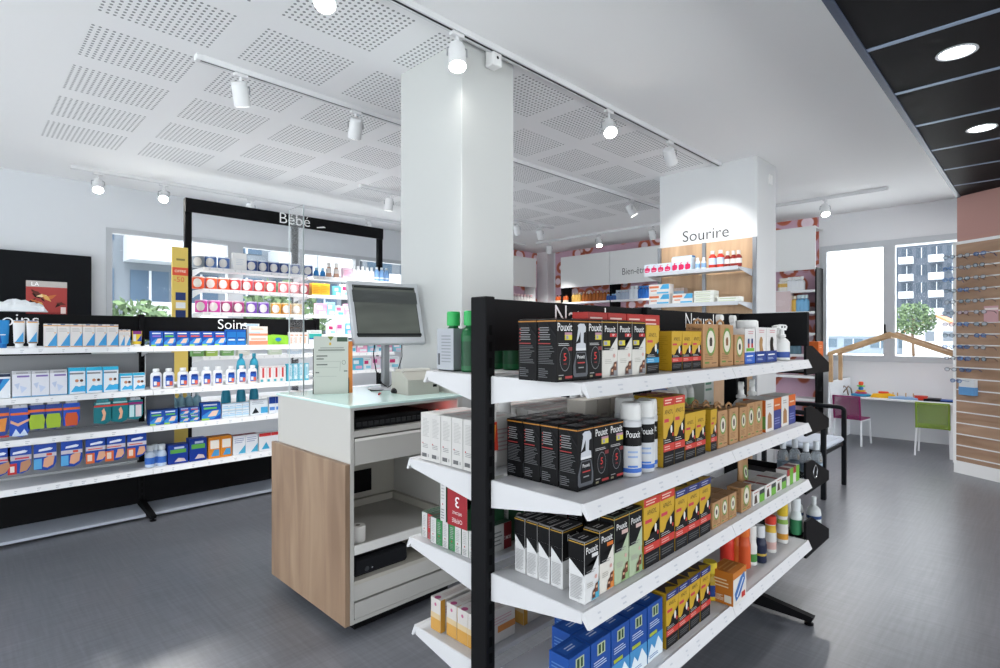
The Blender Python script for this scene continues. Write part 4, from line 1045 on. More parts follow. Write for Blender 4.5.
def orangebig(w, d, h):
    return carton('remedy_carton', w, d, h, '#c9782a', [('f', 'r', .0, .0, 1, 1, '#e6e2dc'), ('f', 'r', 0, .8, 1, 1, '#c9782a'), ('f', 'p', [(.2, .1), (.1, .35), (.55, .75), (.85, .85), (.9, .6), (.5, .2)], '#2f6ab4'), ('f', 'p', [(.24, .24), (.3, .2), (.8, .66), (.74, .7)], '#dfe8f0'), ('f', 'r', .62, .08, .9, .26, '#c83a34'), ('s', 'l', .12, .1, .6, .28, 5, '#f2e4cc'), ('s', 'r', .62, .08, .92, .3, '#e8e2d4'), ('s', 'l', .15, .5, .8, .8, 3, '#f0d8b0'), ('t', 'l', .1, .2, .9, .8, 3, '#e0a25c')])
def plainwhite(w, d, h, base='#d9d7d4'):
    return carton('white_medicine_carton', w, d, h, base, [('s', 'l', .2, .5, .85, .9, 14, '#b5b4b2'), ('s', 'c', .22, .36, .003, '#c0484c'), ('s', 'l', .2, .26, .75, .36, 3, '#8f8f90'), ('s', 'r', .15, .07, .62, .15, '#6a6a6c'), ('s', 'r', .75, .08, .82, .14, '#7a7a7c'), ('f', 'l', .15, .3, .8, .8, 6, '#c9a8a8'), ('t', 'l', .1, .1, .9, .9, 3, '#e8e4e2'), ('t', 'r', .2, .3, .8, .6, '#dcc0bd'), ('b', 'l', .2, .2, .8, .8, 6, '#b5b4b2')])
def greenbox(w, d, h, spine='w'):
    it = [('f', 'r', 0, 0, 1, 1, '#dcdcd8'), ('f', 'p', [(0, 0), (.42, 0), (.48, .5), (.38, 1), (0, 1)], '#2c5a3c'), ('f', 'c', .3, .5, .018, '#d8d4c8'), ('f', 'r', .78, 0, 1, 1, '#7a2428'), ('f', 't', '3 MOIS', .89, .35, .012, '#f0e8e4', .6), ('f', 'l', .5, .2, .75, .8, 4, '#8f8f90'), ('t', 'r', 0, 0, 1, 1, '#4a6a56'), ('t', 'l', .1, .2, .9, .7, 2, '#7a9484'), ('b', 'r', 0, 0, 1, 1, '#2c6a40'),
          ('s', 'l', .25, .45, .8, .92, 7, '#b0b0b0'), ('s', 'c', .5, .36, .003, '#b04040'), ('s', 'l', .2, .05, .8, .28, 4, '#8a8a8c')]
    return carton('slimming_tea_carton', w, d, h, {'w': '#d9d9d7', 'r': '#b8343a', 'g': '#3a8a50'}[spine], it)
def offer(w, d, h):
    it = [('s', 'r', 0, 0, 1, 1, '#a32630'), ('s', 't', 'OFFRE', .5, .16, .014, '#f2e6e4', .9, True), ('s', 't', 'SPÉCIALE', .5, .30, .009, '#f2e6e4', .9, True), ('s', 't', '3', .5, .60, .035, '#ffffff', 1.1, True), ('s', 't', 'MOIS', .5, .86, .016, '#f2e6e4', .95, True), ('f', 'r', 0, 0, 1, .85, '#2c5a3c'), ('f', 'p', [(0, 1), (.25, 1), (.05, .4), (0, .4)], '#7fae6a'), ('f', 'r', .15, .5, 1, .66, '#a33a3c'), ('f', 't', 'HAUTE', .55, .30, .014, '#c8d0c4', .8, True), ('t', 'r', 0, 0, 1, 1, '#5a5e5a')]
    # printed upside down, as the pack is standing on its head
    out = []
    for q in it:
        if q[1] == 't': out.append((q[0], 't', q[2], q[3], q[4], -q[5], q[6], q[7], False))
        else: out.append(q)
    mb = MB(); mb.box(-w / 2, w / 2, -d / 2, d / 2, 0, h, mat('#cfcfca', .42), .0008)
    for k, q in enumerate(out):
        if q[1] == 't':
            o, u, v, su, sv, n = face_frame(q[0], w, d, h); o = o + n * (.0004 + .0001 * k)
            mb.text(q[2], o + u * (q[3] * su) + v * (q[4] * sv), -u, -v, -q[5], mat(q[6], .45), q[7])
        else:
            o, u, v, su, sv, n = face_frame(q[0], w, d, h); decals_one(mb, w, d, h, q, k)
    return ('slimming_tea_carton', mb.mesh('slimming_tea_carton'), [])
def decals_one(mb, w, d, h, q, k): decals(mb, w, d, h, [q], 0.0)
def pinkorange(w, d, h):
    return carton('wellness_carton', w, d, h, '#d9d4cf', [('s', 'r', 0, 0, 1, .38, '#d3a050'), ('s', 'r', 0, .38, 1, .55, '#dcc49a'), ('s', 'c', .5, .82, .006, '#c46a90'), ('t', 'c', .06, .5, .012, '#b0487a'), ('t', 'l', .2, .2, .85, .7, 3, '#cdb8b4'), ('f', 'r', .5, .3, 1, .5, '#d38a4c'), ('f', 'l', .1, .55, .9, .8, 3, '#cfa0a8'), ('f', 'r', .0, 0, .12, 1, '#d39a3c')])
def cartonof(name, base, items):
    def mk(w, d, h): return carton(name, w, d, h, base, items)
    return mk

# ---------------- bottles
def bottle(name, w, h, body, cap, neck=.35, capw=.6, caph=.16, bands=(), shoulder=.72, glass=False, d=None, caprough=.4):
    r = w / 2; d = d or w; sy = d / w; hb = h * (1 - caph)
    mb = MB(); bm = mat(body, .12, trans=.75, ior=1.2) if glass else mat(body, .35)
    prof = [(r * .9, 0), (r, h * .02)]
    zs = sorted({h * a for a, b_, c in bands} | {h * b_ for a, b_, c in bands})
    for z in zs:
        if h * .02 < z < hb * shoulder: prof.append((r, z))
    prof += [(r, hb * shoulder), (r * .85, hb * (shoulder + (1 - shoulder) * .55)), (r * neck, hb * (shoulder + (1 - shoulder) * .9)), (r * neck, hb)]
    mb.lathe(prof, 0, 0, bm, 14, 1, sy, 0, [(h * a, h * b_, mat(c, .4)) for a, b_, c in bands])
    m2 = MB(); rc = r * capw
    m2.lathe([(rc * .96, hb), (rc, hb + h * caph * .1), (rc, h - h * caph * .1), (rc * .9, h)], 0, 0, mat(cap, caprough), 14, 1, sy if sy > .8 else 1)
    return (name, None, [('bottle_body', mb.mesh('bottle_body')), ('cap', m2.mesh('cap'))])
def can(name, w, h, body, cap, bands=(), caph=.2, deco=None):
    r = w / 2; hb = h * (1 - caph); mb = MB()
    prof = [(r * .93, 0), (r, h * .015)]
    for z in sorted({h * a for a, b_, c in bands} | {h * b_ for a, b_, c in bands}):
        if h * .015 < z < hb * .95: prof.append((r, z))
    prof += [(r, hb * .96), (r * .88, hb)]
    mb.lathe(prof, 0, 0, mat(body, .3), 18, 1, 1, 0, [(h * a, h * b_, mat(c, .4)) for a, b_, c in bands])
    if deco: deco(mb)
    m2 = MB(); m2.lathe([(r * .96, hb), (r * .97, hb + .003), (r * .93, h - .006), (r * .8, h)], 0, 0, mat(cap, .4), 18)
    return (name, None, [('can_body', mb.mesh('can_body')), ('cap', m2.mesh('cap'))])
def trigger(name, w, h, body, head, bands=(), glass=False, eyes=False, text=None):
    r = w / 2; hb = h * .66; mb = MB(); bm = mat(body, .15, trans=.7, ior=1.2) if glass else mat(body, .35)
    prof = [(r * .92, 0), (r, .004)]
    for z in sorted({h * a for a, b_, c in bands} | {h * b_ for a, b_, c in bands}):
        if .004 < z < hb * .74: prof.append((r, z))
    prof += [(r, hb * .76), (r * .72, hb * .88), (r * .36, hb * .97), (r * .34, hb)]
    mb.lathe(prof, 0, 0, bm, 16, 1, .8, 0, [(h * a, h * b_, mat(c, .4)) for a, b_, c in bands])
    hm = mat(head, .4); m2 = MB()
    m2.lathe([(r * .46, hb - .002), (r * .46, hb + h * .05), (r * .3, hb + h * .08), (r * .28, hb + h * .18)], 0, 0, hm, 12)
    zt = h
    m2.prism([(-r * .95, -r * .22, zt - h * .105), (-r * .75, -r * .22, zt - h * .02), (-r * .2, -r * .22, zt), (r * .5, -r * .22, zt - h * .01), (r * .75, -r * .22, zt - h * .06), (r * .55, -r * .22, zt - h * .16), (-r * .25, -r * .22, zt - h * .17), (-r * .4, -r * .22, zt - h * .12)], (0, r * .44, 0), hm)
    m2.box(-r * 1.08, -r * .92, -r * .2, r * .2, zt - h * .115, zt - h * .03, hm, .002)
    if eyes:
        for a in (-.25, .25):
            m2.cyl((r * a, -r * .23, zt - h * .07), (r * a, -r * .26, zt - h * .07), r * .12, BLACK, 10)
    m3 = MB(); m3.tube([(-r * .45, 0, zt - h * .13), (-r * .68, 0, zt - h * .18), (-r * .75, 0, zt - h * .25)], r * .12, hm, 6)
    return (name, None, [('bottle_body', mb.mesh('bottle_body')), ('spray_head', m2.mesh('spray_head')), ('trigger', m3.mesh('trigger'))])
def tubep(name, w, d, h, body, cap, items=(), flip=True):
    """squeezable tube standing on its cap, crimped flat at the top"""
    mb = MB(); hc = h * .14; n = 12; rings = []
    prof = [(.62, .62, hc), (.86, .8, hc + h * .03), (.94, .5, h * .55), (1.0, .12, h * .94), (1.0, .08, h)]
    vs = []
    for a, b_, z in prof:
        for k in range(n):
            t = 2 * PI * (k + .5) / n
            vs.append((math.cos(t) * w / 2 * a, math.sin(t) * d / 2 * b_, z))
    fs = [(i * n + k, i * n + (k + 1) % n, (i + 1) * n + (k + 1) % n, (i + 1) * n + k) for i in range(len(prof) - 1) for k in range(n)]
    fs += [tuple(range(n)), tuple(range((len(prof) - 1) * n, len(prof) * n))]
    mb.add(vs, fs, mat(body, .35), True)
    # printed front: follows the flat taper of the tube
    for k, it in enumerate(items):
        def P(a, b):
            z = hc + h * .03 + (h * .97 - hc) * b; t = (z - hc) / (h - hc)
            return ((a - .5) * w * .8, -(d / 2 * (.8 - .7 * t) * .98 + .002 + k * .0003), z)
        if it[0] == 'r': a, b, c, e, colr = it[1:]; mb.quad([P(a, b), P(c, b), P(c, e), P(a, e)], mat(colr, .4))
        elif it[0] == 'p': mb.quad([P(*q) for q in it[1]], mat(it[2], .4))
        elif it[0] == 't':
            o = Vector(P(it[2], it[3])); mb.text(it[1], o + Vector((0, -.002, 0)), (1, 0, 0), (0, 0, 1), it[4], mat(it[5], .4), .6)
    m2 = MB(); m2.lathe([(w * .30, 0), (w * .33, .003), (w * .32, hc)], 0, 0, mat(cap, .4), 14, 1, min(1, d / w * 1.1))
    return (name, None, [('tube_body', mb.mesh('tube_body')), ('cap', m2.mesh('cap'))])
def W_(f):
    """wrap a (w, h) builder as a (w, d, h) maker"""
    return lambda w, d, h: f(w, h)

# ================================================================== NEAR GONDOLA, side facing right
BAKED_SHADE[0] = .74  # near products coloured darker to offset the strong frontal fill
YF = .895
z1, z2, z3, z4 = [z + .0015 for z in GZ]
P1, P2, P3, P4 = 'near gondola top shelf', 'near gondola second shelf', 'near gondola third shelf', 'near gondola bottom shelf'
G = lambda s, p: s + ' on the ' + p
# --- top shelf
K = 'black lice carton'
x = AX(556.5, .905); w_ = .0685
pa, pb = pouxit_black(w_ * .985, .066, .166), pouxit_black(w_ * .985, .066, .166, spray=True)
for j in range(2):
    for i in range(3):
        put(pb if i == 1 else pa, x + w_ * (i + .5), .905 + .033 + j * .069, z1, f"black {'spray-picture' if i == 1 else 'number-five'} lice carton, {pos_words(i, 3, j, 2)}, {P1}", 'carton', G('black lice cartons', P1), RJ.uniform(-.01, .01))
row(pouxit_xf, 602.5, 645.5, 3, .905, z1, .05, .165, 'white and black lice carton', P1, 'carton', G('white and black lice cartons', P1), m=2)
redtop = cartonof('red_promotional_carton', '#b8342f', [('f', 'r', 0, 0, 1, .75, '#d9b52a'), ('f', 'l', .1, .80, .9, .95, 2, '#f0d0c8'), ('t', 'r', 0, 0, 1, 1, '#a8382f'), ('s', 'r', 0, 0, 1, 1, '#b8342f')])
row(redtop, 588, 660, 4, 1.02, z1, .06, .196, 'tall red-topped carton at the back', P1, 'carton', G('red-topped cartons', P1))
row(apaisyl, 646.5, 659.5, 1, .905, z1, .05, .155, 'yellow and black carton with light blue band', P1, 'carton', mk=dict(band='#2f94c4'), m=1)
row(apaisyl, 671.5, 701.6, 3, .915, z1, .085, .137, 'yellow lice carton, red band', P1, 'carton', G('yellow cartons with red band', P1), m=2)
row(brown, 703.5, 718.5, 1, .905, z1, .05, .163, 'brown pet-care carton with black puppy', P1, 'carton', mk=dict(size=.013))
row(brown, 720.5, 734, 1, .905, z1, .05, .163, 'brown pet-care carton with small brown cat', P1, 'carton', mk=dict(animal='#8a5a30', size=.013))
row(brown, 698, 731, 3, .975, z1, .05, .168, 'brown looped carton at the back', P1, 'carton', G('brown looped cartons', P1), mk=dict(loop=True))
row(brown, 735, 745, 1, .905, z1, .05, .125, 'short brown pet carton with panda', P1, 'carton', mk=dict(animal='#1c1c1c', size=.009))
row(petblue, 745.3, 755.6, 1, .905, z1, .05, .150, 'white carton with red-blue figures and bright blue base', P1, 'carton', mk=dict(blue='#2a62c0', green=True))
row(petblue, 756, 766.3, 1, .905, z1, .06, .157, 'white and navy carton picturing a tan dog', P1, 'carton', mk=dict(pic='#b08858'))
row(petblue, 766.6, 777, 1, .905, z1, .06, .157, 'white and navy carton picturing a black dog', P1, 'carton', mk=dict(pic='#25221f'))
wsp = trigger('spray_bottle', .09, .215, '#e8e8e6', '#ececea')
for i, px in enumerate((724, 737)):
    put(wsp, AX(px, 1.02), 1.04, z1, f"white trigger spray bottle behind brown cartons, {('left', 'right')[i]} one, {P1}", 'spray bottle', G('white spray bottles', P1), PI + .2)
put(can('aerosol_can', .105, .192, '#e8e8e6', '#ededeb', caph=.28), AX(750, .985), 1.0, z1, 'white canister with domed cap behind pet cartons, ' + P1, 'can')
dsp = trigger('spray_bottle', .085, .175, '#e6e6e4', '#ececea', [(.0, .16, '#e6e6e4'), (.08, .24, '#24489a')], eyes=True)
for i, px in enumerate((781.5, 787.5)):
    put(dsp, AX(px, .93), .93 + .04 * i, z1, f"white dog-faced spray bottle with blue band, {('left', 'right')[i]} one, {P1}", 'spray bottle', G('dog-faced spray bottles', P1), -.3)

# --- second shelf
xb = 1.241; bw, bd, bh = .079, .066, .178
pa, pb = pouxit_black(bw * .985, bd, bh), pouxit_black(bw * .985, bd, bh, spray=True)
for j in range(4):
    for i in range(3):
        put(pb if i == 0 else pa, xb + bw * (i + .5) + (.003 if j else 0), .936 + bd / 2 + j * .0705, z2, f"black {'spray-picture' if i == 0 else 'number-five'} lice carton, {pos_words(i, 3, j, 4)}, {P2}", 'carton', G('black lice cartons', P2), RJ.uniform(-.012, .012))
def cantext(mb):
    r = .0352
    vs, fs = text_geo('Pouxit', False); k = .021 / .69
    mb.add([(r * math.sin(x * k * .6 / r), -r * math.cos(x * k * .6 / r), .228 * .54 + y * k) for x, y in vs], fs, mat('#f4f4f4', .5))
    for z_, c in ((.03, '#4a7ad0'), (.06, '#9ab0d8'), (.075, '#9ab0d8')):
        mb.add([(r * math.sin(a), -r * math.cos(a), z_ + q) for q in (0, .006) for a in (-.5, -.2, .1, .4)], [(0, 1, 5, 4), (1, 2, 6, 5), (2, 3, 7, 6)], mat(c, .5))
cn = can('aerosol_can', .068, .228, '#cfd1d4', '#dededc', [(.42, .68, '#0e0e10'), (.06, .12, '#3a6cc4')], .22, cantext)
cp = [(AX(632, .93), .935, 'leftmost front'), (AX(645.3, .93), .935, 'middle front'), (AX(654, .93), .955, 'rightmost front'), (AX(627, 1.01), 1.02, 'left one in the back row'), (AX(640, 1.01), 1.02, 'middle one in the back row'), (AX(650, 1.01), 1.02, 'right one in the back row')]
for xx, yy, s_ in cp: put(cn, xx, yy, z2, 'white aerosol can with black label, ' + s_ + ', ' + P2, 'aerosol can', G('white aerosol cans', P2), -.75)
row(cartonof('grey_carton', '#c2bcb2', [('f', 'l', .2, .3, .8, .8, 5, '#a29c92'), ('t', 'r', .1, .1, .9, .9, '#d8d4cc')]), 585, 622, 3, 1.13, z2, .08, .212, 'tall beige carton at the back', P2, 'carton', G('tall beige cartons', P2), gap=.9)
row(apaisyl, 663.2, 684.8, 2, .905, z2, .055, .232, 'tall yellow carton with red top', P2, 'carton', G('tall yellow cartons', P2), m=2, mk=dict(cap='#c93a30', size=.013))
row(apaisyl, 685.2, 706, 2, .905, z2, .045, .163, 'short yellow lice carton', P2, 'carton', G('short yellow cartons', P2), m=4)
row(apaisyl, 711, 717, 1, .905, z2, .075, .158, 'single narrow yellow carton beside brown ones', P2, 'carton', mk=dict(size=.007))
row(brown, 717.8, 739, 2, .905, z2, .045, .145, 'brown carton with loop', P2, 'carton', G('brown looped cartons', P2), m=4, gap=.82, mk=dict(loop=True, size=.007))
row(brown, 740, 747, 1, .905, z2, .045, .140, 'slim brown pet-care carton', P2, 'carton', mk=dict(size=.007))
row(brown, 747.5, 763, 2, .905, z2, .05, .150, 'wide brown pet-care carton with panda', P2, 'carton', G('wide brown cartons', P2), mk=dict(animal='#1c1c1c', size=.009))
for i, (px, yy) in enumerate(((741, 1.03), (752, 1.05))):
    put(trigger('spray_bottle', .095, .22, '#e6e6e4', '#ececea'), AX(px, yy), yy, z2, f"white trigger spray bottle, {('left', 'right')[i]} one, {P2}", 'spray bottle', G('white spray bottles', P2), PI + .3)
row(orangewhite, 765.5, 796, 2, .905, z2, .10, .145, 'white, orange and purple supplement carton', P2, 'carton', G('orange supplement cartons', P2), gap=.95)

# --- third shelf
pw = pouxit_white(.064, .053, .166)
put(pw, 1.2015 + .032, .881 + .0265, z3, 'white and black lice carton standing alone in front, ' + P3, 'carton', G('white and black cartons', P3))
pw2 = pouxit_white(.095, .043, .166)
for j in range(4): put(pw2, 1.229 + .0475, .978 + .0215 + j * .0475, z3, f"white and black lice carton, {['nearest', 'second', 'third', 'farthest'][j]} of four in line, {P3}", 'carton', G('white and black cartons', P3), RJ.uniform(-.02, .02))
row(pouxit_black, 583, 604, 2, 1.07, z3, .066, .178, 'black lice carton at the back', P3, 'carton', G('black lice cartons', P3))
row(pouxit_orange, 599.8, 614.2, 1, .885, z3, .054, .176, 'white and black lice carton with orange accents', P3, 'carton', m=1)
row(pouxit_green, 614.6, 642.6, 2, .885, z3, .05, .196, 'pale green and black lice carton', P3, 'carton', G('pale green lice cartons', P3), m=2, gap=.95)
row(apaisyl, 643.5, 674.6, 2, .885, z3, .055, .215, 'yellow carton with red top', P3, 'carton', G('yellow cartons with red top', P3), m=3, mk=dict(cap='#c93a30', size=.013))
row(apaisyl, 675, 711, 3, .885, z3, .055, .200, 'yellow carton with navy top', P3, 'carton', G('yellow cartons with navy top', P3), m=3, mk=dict(cap='#26306a', size=.011))
row(brown, 712.3, 737, 3, .885, z3, .05, .098, 'small brown pet-care carton', P3, 'carton', G('small brown cartons', P3), m=2, gap=.92, mk=dict(size=.007))
row(brown, 741.5, 751.5, 1, .885, z3, .06, .100, 'brown pet-care carton before the brown tube', P3, 'carton', mk=dict(size=.01))
tb = tubep('cream_tube', .115, .05, .175, '#a98158', '#c8b090', [('t', 'Vétocanis', .5, .82, .011, '#3c2c1c'), ('p', [(.25, .3), (.22, .5), (.35, .66), (.65, .66), (.78, .5), (.75, .3), (.5, .2)], '#6d9a48'), ('p', [(.33, .34), (.32, .5), (.42, .6), (.6, .6), (.68, .5), (.66, .34), (.5, .27)], '#e6ded0'), ('p', [(.42, .34), (.4, .5), (.5, .56), (.6, .5), (.58, .34)], '#1c1c1c')])
put(tb, AX(745, .99), 1.0, z3, 'upright brown tube with panda picture, ' + P3, 'tube')
row(greenwhite, 752.8, 786.8, 3, .885, z3, .045, .062, 'small white and green carton', P3, 'carton', G('small white and green cartons', P3), gap=.94, m=2)
row(redgreen, 787.3, 799.5, 2, .885, z3, .05, .078, 'small red and green carton', P3, 'carton', G('small red and green cartons', P3))

# --- bottom shelf
pr = bluebox(.094, .068, .178)
for i in range(5):
    for j in range((1, 2, 3, 3, 3)[i]):
        put(pr, 1.142 + .0995 * (i + .5), .89 + .034 + j * .072, z4, f"blue nasal-spray carton, {pos_words(i, 5, j, 3)}, {P4}", 'carton', G('blue nasal-spray cartons', P4), RJ.uniform(-.02, .02))
row(apaisyl, 666.3, 710.3, 4, .885, z4, .052, .182, 'yellow carton with navy top', P4, 'carton', G('yellow cartons with navy top', P4), m=3, mk=dict(cap='#26306a', size=.01))
yb = bottle('repellent_bottle', .055, .145, '#b79a2c', '#d9c03a', capw=.95, neck=.9, caph=.28, bands=[(.0, .12, '#d9b52a'), (.12, .42, '#23408a')])
put(yb, AX(712.5, .93), .94, z4, 'yellow-capped bottle with blue label beside orange carton, ' + P4, 'bottle')
put(orangebig(.125, .088, .125), 2.09 + .064, .84 + .05, z4, 'orange and white carton with blue capsule picture, ' + P4, 'carton')
def bt(px, Y, w, h, body, cap, label, bands=(), caph=.25, **k):
    put(bottle('repellent_bottle', w, h, body, cap, caph=caph, bands=bands, **k), AX(px, Y), Y, z4, label + ', ' + P4, 'bottle')
bt(727, 1.02, .06, .20, '#d83a2c', '#c8382e', 'red bottle just behind the orange carton', capw=.9, neck=.8)
bt(737, .99, .055, .175, '#d86a2c', '#d2482e', 'orange bottle behind orange carton, left of another orange', capw=.9, neck=.8)
bt(744, .96, .055, .185, '#d85a2c', '#e0702e', 'orange-red bottle between orange carton and white-capped bottle', capw=.9, neck=.8)
bt(751, .95, .05, .175, '#e6e6e2', '#e2e2de', 'slim white bottle with green stripe', [(.1, .3, '#4a8a44')], capw=.9, neck=.85, caph=.35)
bt(760.5, .93, .052, .165, '#1c2440', '#dfe1e4', 'navy spray bottle with clear cap', [(.2, .26, '#c8a84a')], capw=.75, neck=.7, caph=.32)
bt(770.5, .94, .052, .170, '#dedcd8', '#d8402e', 'white bottle with red and yellow cap', [(.62, .74, '#e0b83a'), (.1, .3, '#d8b0a8')], capw=.95, neck=.9, caph=.22)
bt(776, .985, .05, .19, '#d8cfc4', '#d8b0a0', 'pale peach bottle behind the yellow-capped one', [(.2, .5, '#d8a89a')], capw=.8)
bt(782.5, .94, .052, .19, '#e2e0dc', '#d8b82e', 'white bottle with tall yellow cap', [(.1, .25, '#d89a3a'), (.5, .6, '#8ab04a')], capw=.95, neck=.9, caph=.3)
bt(788, 1.0, .05, .18, '#e2e0dc', '#7ab04a', 'white bottle with green cap at the back', capw=.9, neck=.85)
bt(796, .93, .056, .185, '#dfe8e6', '#e8eef0', 'clear-capped bottle with green base at far end', [(.0, .42, '#3a8a5c')], capw=.8, neck=.7, caph=.34)

# ================================================================== NEAR GONDOLA, side facing the counter
Q2, Q3, Q4, Q1 = 'counter-side second shelf', 'counter-side third shelf', 'counter-side bottom shelf', 'counter-side top shelf'
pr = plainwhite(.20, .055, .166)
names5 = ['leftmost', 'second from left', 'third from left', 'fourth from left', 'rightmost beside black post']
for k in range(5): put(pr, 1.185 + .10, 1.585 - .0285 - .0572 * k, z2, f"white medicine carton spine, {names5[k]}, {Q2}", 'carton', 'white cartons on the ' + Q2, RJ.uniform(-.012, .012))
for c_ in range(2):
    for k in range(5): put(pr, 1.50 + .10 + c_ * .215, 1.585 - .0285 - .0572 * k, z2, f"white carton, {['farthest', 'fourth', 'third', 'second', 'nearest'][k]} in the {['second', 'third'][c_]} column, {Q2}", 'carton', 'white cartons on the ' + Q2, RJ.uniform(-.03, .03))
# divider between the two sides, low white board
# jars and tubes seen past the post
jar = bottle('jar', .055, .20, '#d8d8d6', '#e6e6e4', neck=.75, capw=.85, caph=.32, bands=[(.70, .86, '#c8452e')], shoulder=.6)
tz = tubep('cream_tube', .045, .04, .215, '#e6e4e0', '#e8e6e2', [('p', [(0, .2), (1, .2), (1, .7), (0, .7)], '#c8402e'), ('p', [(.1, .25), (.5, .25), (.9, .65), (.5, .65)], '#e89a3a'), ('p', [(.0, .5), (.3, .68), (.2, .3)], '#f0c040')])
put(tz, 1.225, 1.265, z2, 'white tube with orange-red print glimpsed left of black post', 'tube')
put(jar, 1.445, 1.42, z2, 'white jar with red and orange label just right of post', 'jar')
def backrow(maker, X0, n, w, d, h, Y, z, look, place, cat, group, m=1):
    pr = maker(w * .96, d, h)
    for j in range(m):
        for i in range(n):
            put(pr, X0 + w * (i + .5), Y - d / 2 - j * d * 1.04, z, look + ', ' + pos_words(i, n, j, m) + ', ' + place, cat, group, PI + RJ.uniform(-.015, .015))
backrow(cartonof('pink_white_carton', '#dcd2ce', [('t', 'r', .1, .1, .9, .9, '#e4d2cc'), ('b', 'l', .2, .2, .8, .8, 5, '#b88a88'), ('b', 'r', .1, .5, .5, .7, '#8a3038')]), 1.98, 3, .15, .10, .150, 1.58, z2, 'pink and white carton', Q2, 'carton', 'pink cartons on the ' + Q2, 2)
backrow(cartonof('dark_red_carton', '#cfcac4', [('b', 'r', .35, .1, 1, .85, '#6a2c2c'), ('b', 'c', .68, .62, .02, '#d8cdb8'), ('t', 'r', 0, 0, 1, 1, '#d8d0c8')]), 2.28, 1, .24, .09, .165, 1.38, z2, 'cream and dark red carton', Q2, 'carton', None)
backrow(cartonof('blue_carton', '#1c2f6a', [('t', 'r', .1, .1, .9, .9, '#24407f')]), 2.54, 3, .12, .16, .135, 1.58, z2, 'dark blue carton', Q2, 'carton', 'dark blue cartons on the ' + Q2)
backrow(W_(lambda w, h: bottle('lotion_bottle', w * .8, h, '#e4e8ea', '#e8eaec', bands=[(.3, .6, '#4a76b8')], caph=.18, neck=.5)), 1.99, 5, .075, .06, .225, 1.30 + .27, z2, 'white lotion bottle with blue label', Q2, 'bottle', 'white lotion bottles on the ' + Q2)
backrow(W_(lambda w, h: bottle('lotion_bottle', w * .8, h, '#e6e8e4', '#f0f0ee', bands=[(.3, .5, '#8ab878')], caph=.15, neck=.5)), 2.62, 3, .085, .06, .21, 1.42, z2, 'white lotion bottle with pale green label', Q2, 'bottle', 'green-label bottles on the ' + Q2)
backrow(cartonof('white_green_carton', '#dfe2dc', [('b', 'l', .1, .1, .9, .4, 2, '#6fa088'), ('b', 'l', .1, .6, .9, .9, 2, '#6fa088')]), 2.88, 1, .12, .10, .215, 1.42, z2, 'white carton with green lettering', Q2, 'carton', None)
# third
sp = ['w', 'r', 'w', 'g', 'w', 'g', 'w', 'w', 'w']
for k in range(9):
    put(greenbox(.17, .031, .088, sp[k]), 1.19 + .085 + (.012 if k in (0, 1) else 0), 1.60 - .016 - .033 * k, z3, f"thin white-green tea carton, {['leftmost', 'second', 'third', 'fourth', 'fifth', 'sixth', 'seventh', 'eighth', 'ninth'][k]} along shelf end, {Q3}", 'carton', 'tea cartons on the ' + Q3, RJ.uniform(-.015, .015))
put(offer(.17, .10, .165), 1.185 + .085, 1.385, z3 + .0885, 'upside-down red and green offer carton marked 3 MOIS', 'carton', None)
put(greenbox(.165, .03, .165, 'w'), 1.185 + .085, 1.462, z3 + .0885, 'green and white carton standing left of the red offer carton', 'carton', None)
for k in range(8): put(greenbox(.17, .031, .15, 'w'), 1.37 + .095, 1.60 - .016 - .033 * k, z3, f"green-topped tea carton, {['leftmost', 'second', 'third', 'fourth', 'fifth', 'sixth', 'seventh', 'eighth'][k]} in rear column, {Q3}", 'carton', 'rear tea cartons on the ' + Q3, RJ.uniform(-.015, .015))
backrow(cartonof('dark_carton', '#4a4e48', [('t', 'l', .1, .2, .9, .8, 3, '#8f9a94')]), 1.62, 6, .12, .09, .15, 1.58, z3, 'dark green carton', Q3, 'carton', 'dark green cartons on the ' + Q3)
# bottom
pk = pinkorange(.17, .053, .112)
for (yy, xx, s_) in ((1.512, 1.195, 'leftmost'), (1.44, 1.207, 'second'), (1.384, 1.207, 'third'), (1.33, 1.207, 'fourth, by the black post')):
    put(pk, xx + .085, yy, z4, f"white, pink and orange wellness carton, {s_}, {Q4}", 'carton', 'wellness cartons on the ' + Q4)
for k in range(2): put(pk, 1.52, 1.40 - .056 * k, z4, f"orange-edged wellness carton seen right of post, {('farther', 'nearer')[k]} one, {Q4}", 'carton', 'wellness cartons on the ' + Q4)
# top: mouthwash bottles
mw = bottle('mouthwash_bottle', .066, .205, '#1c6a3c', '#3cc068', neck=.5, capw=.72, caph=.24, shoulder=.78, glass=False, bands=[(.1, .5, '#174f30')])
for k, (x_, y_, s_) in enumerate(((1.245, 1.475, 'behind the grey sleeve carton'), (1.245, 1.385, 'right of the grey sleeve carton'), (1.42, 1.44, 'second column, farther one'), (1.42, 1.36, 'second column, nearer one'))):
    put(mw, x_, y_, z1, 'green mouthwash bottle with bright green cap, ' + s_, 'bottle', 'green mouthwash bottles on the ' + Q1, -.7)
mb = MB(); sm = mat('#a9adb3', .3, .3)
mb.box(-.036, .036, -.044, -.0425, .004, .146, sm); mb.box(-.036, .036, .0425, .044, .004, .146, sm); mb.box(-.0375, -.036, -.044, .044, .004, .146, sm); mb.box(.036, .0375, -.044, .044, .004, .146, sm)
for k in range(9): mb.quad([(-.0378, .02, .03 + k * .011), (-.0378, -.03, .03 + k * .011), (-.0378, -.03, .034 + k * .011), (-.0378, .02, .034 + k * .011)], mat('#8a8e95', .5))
mb.quad([(-.0378, .038, .02), (-.0378, .028, .02), (-.0378, .028, .06), (-.0378, .038, .06)], mat('#4a4d52', .5)); mb.box(-.034, .034, -.041, .041, 0, .004, mat('#3a3c3e', .4))
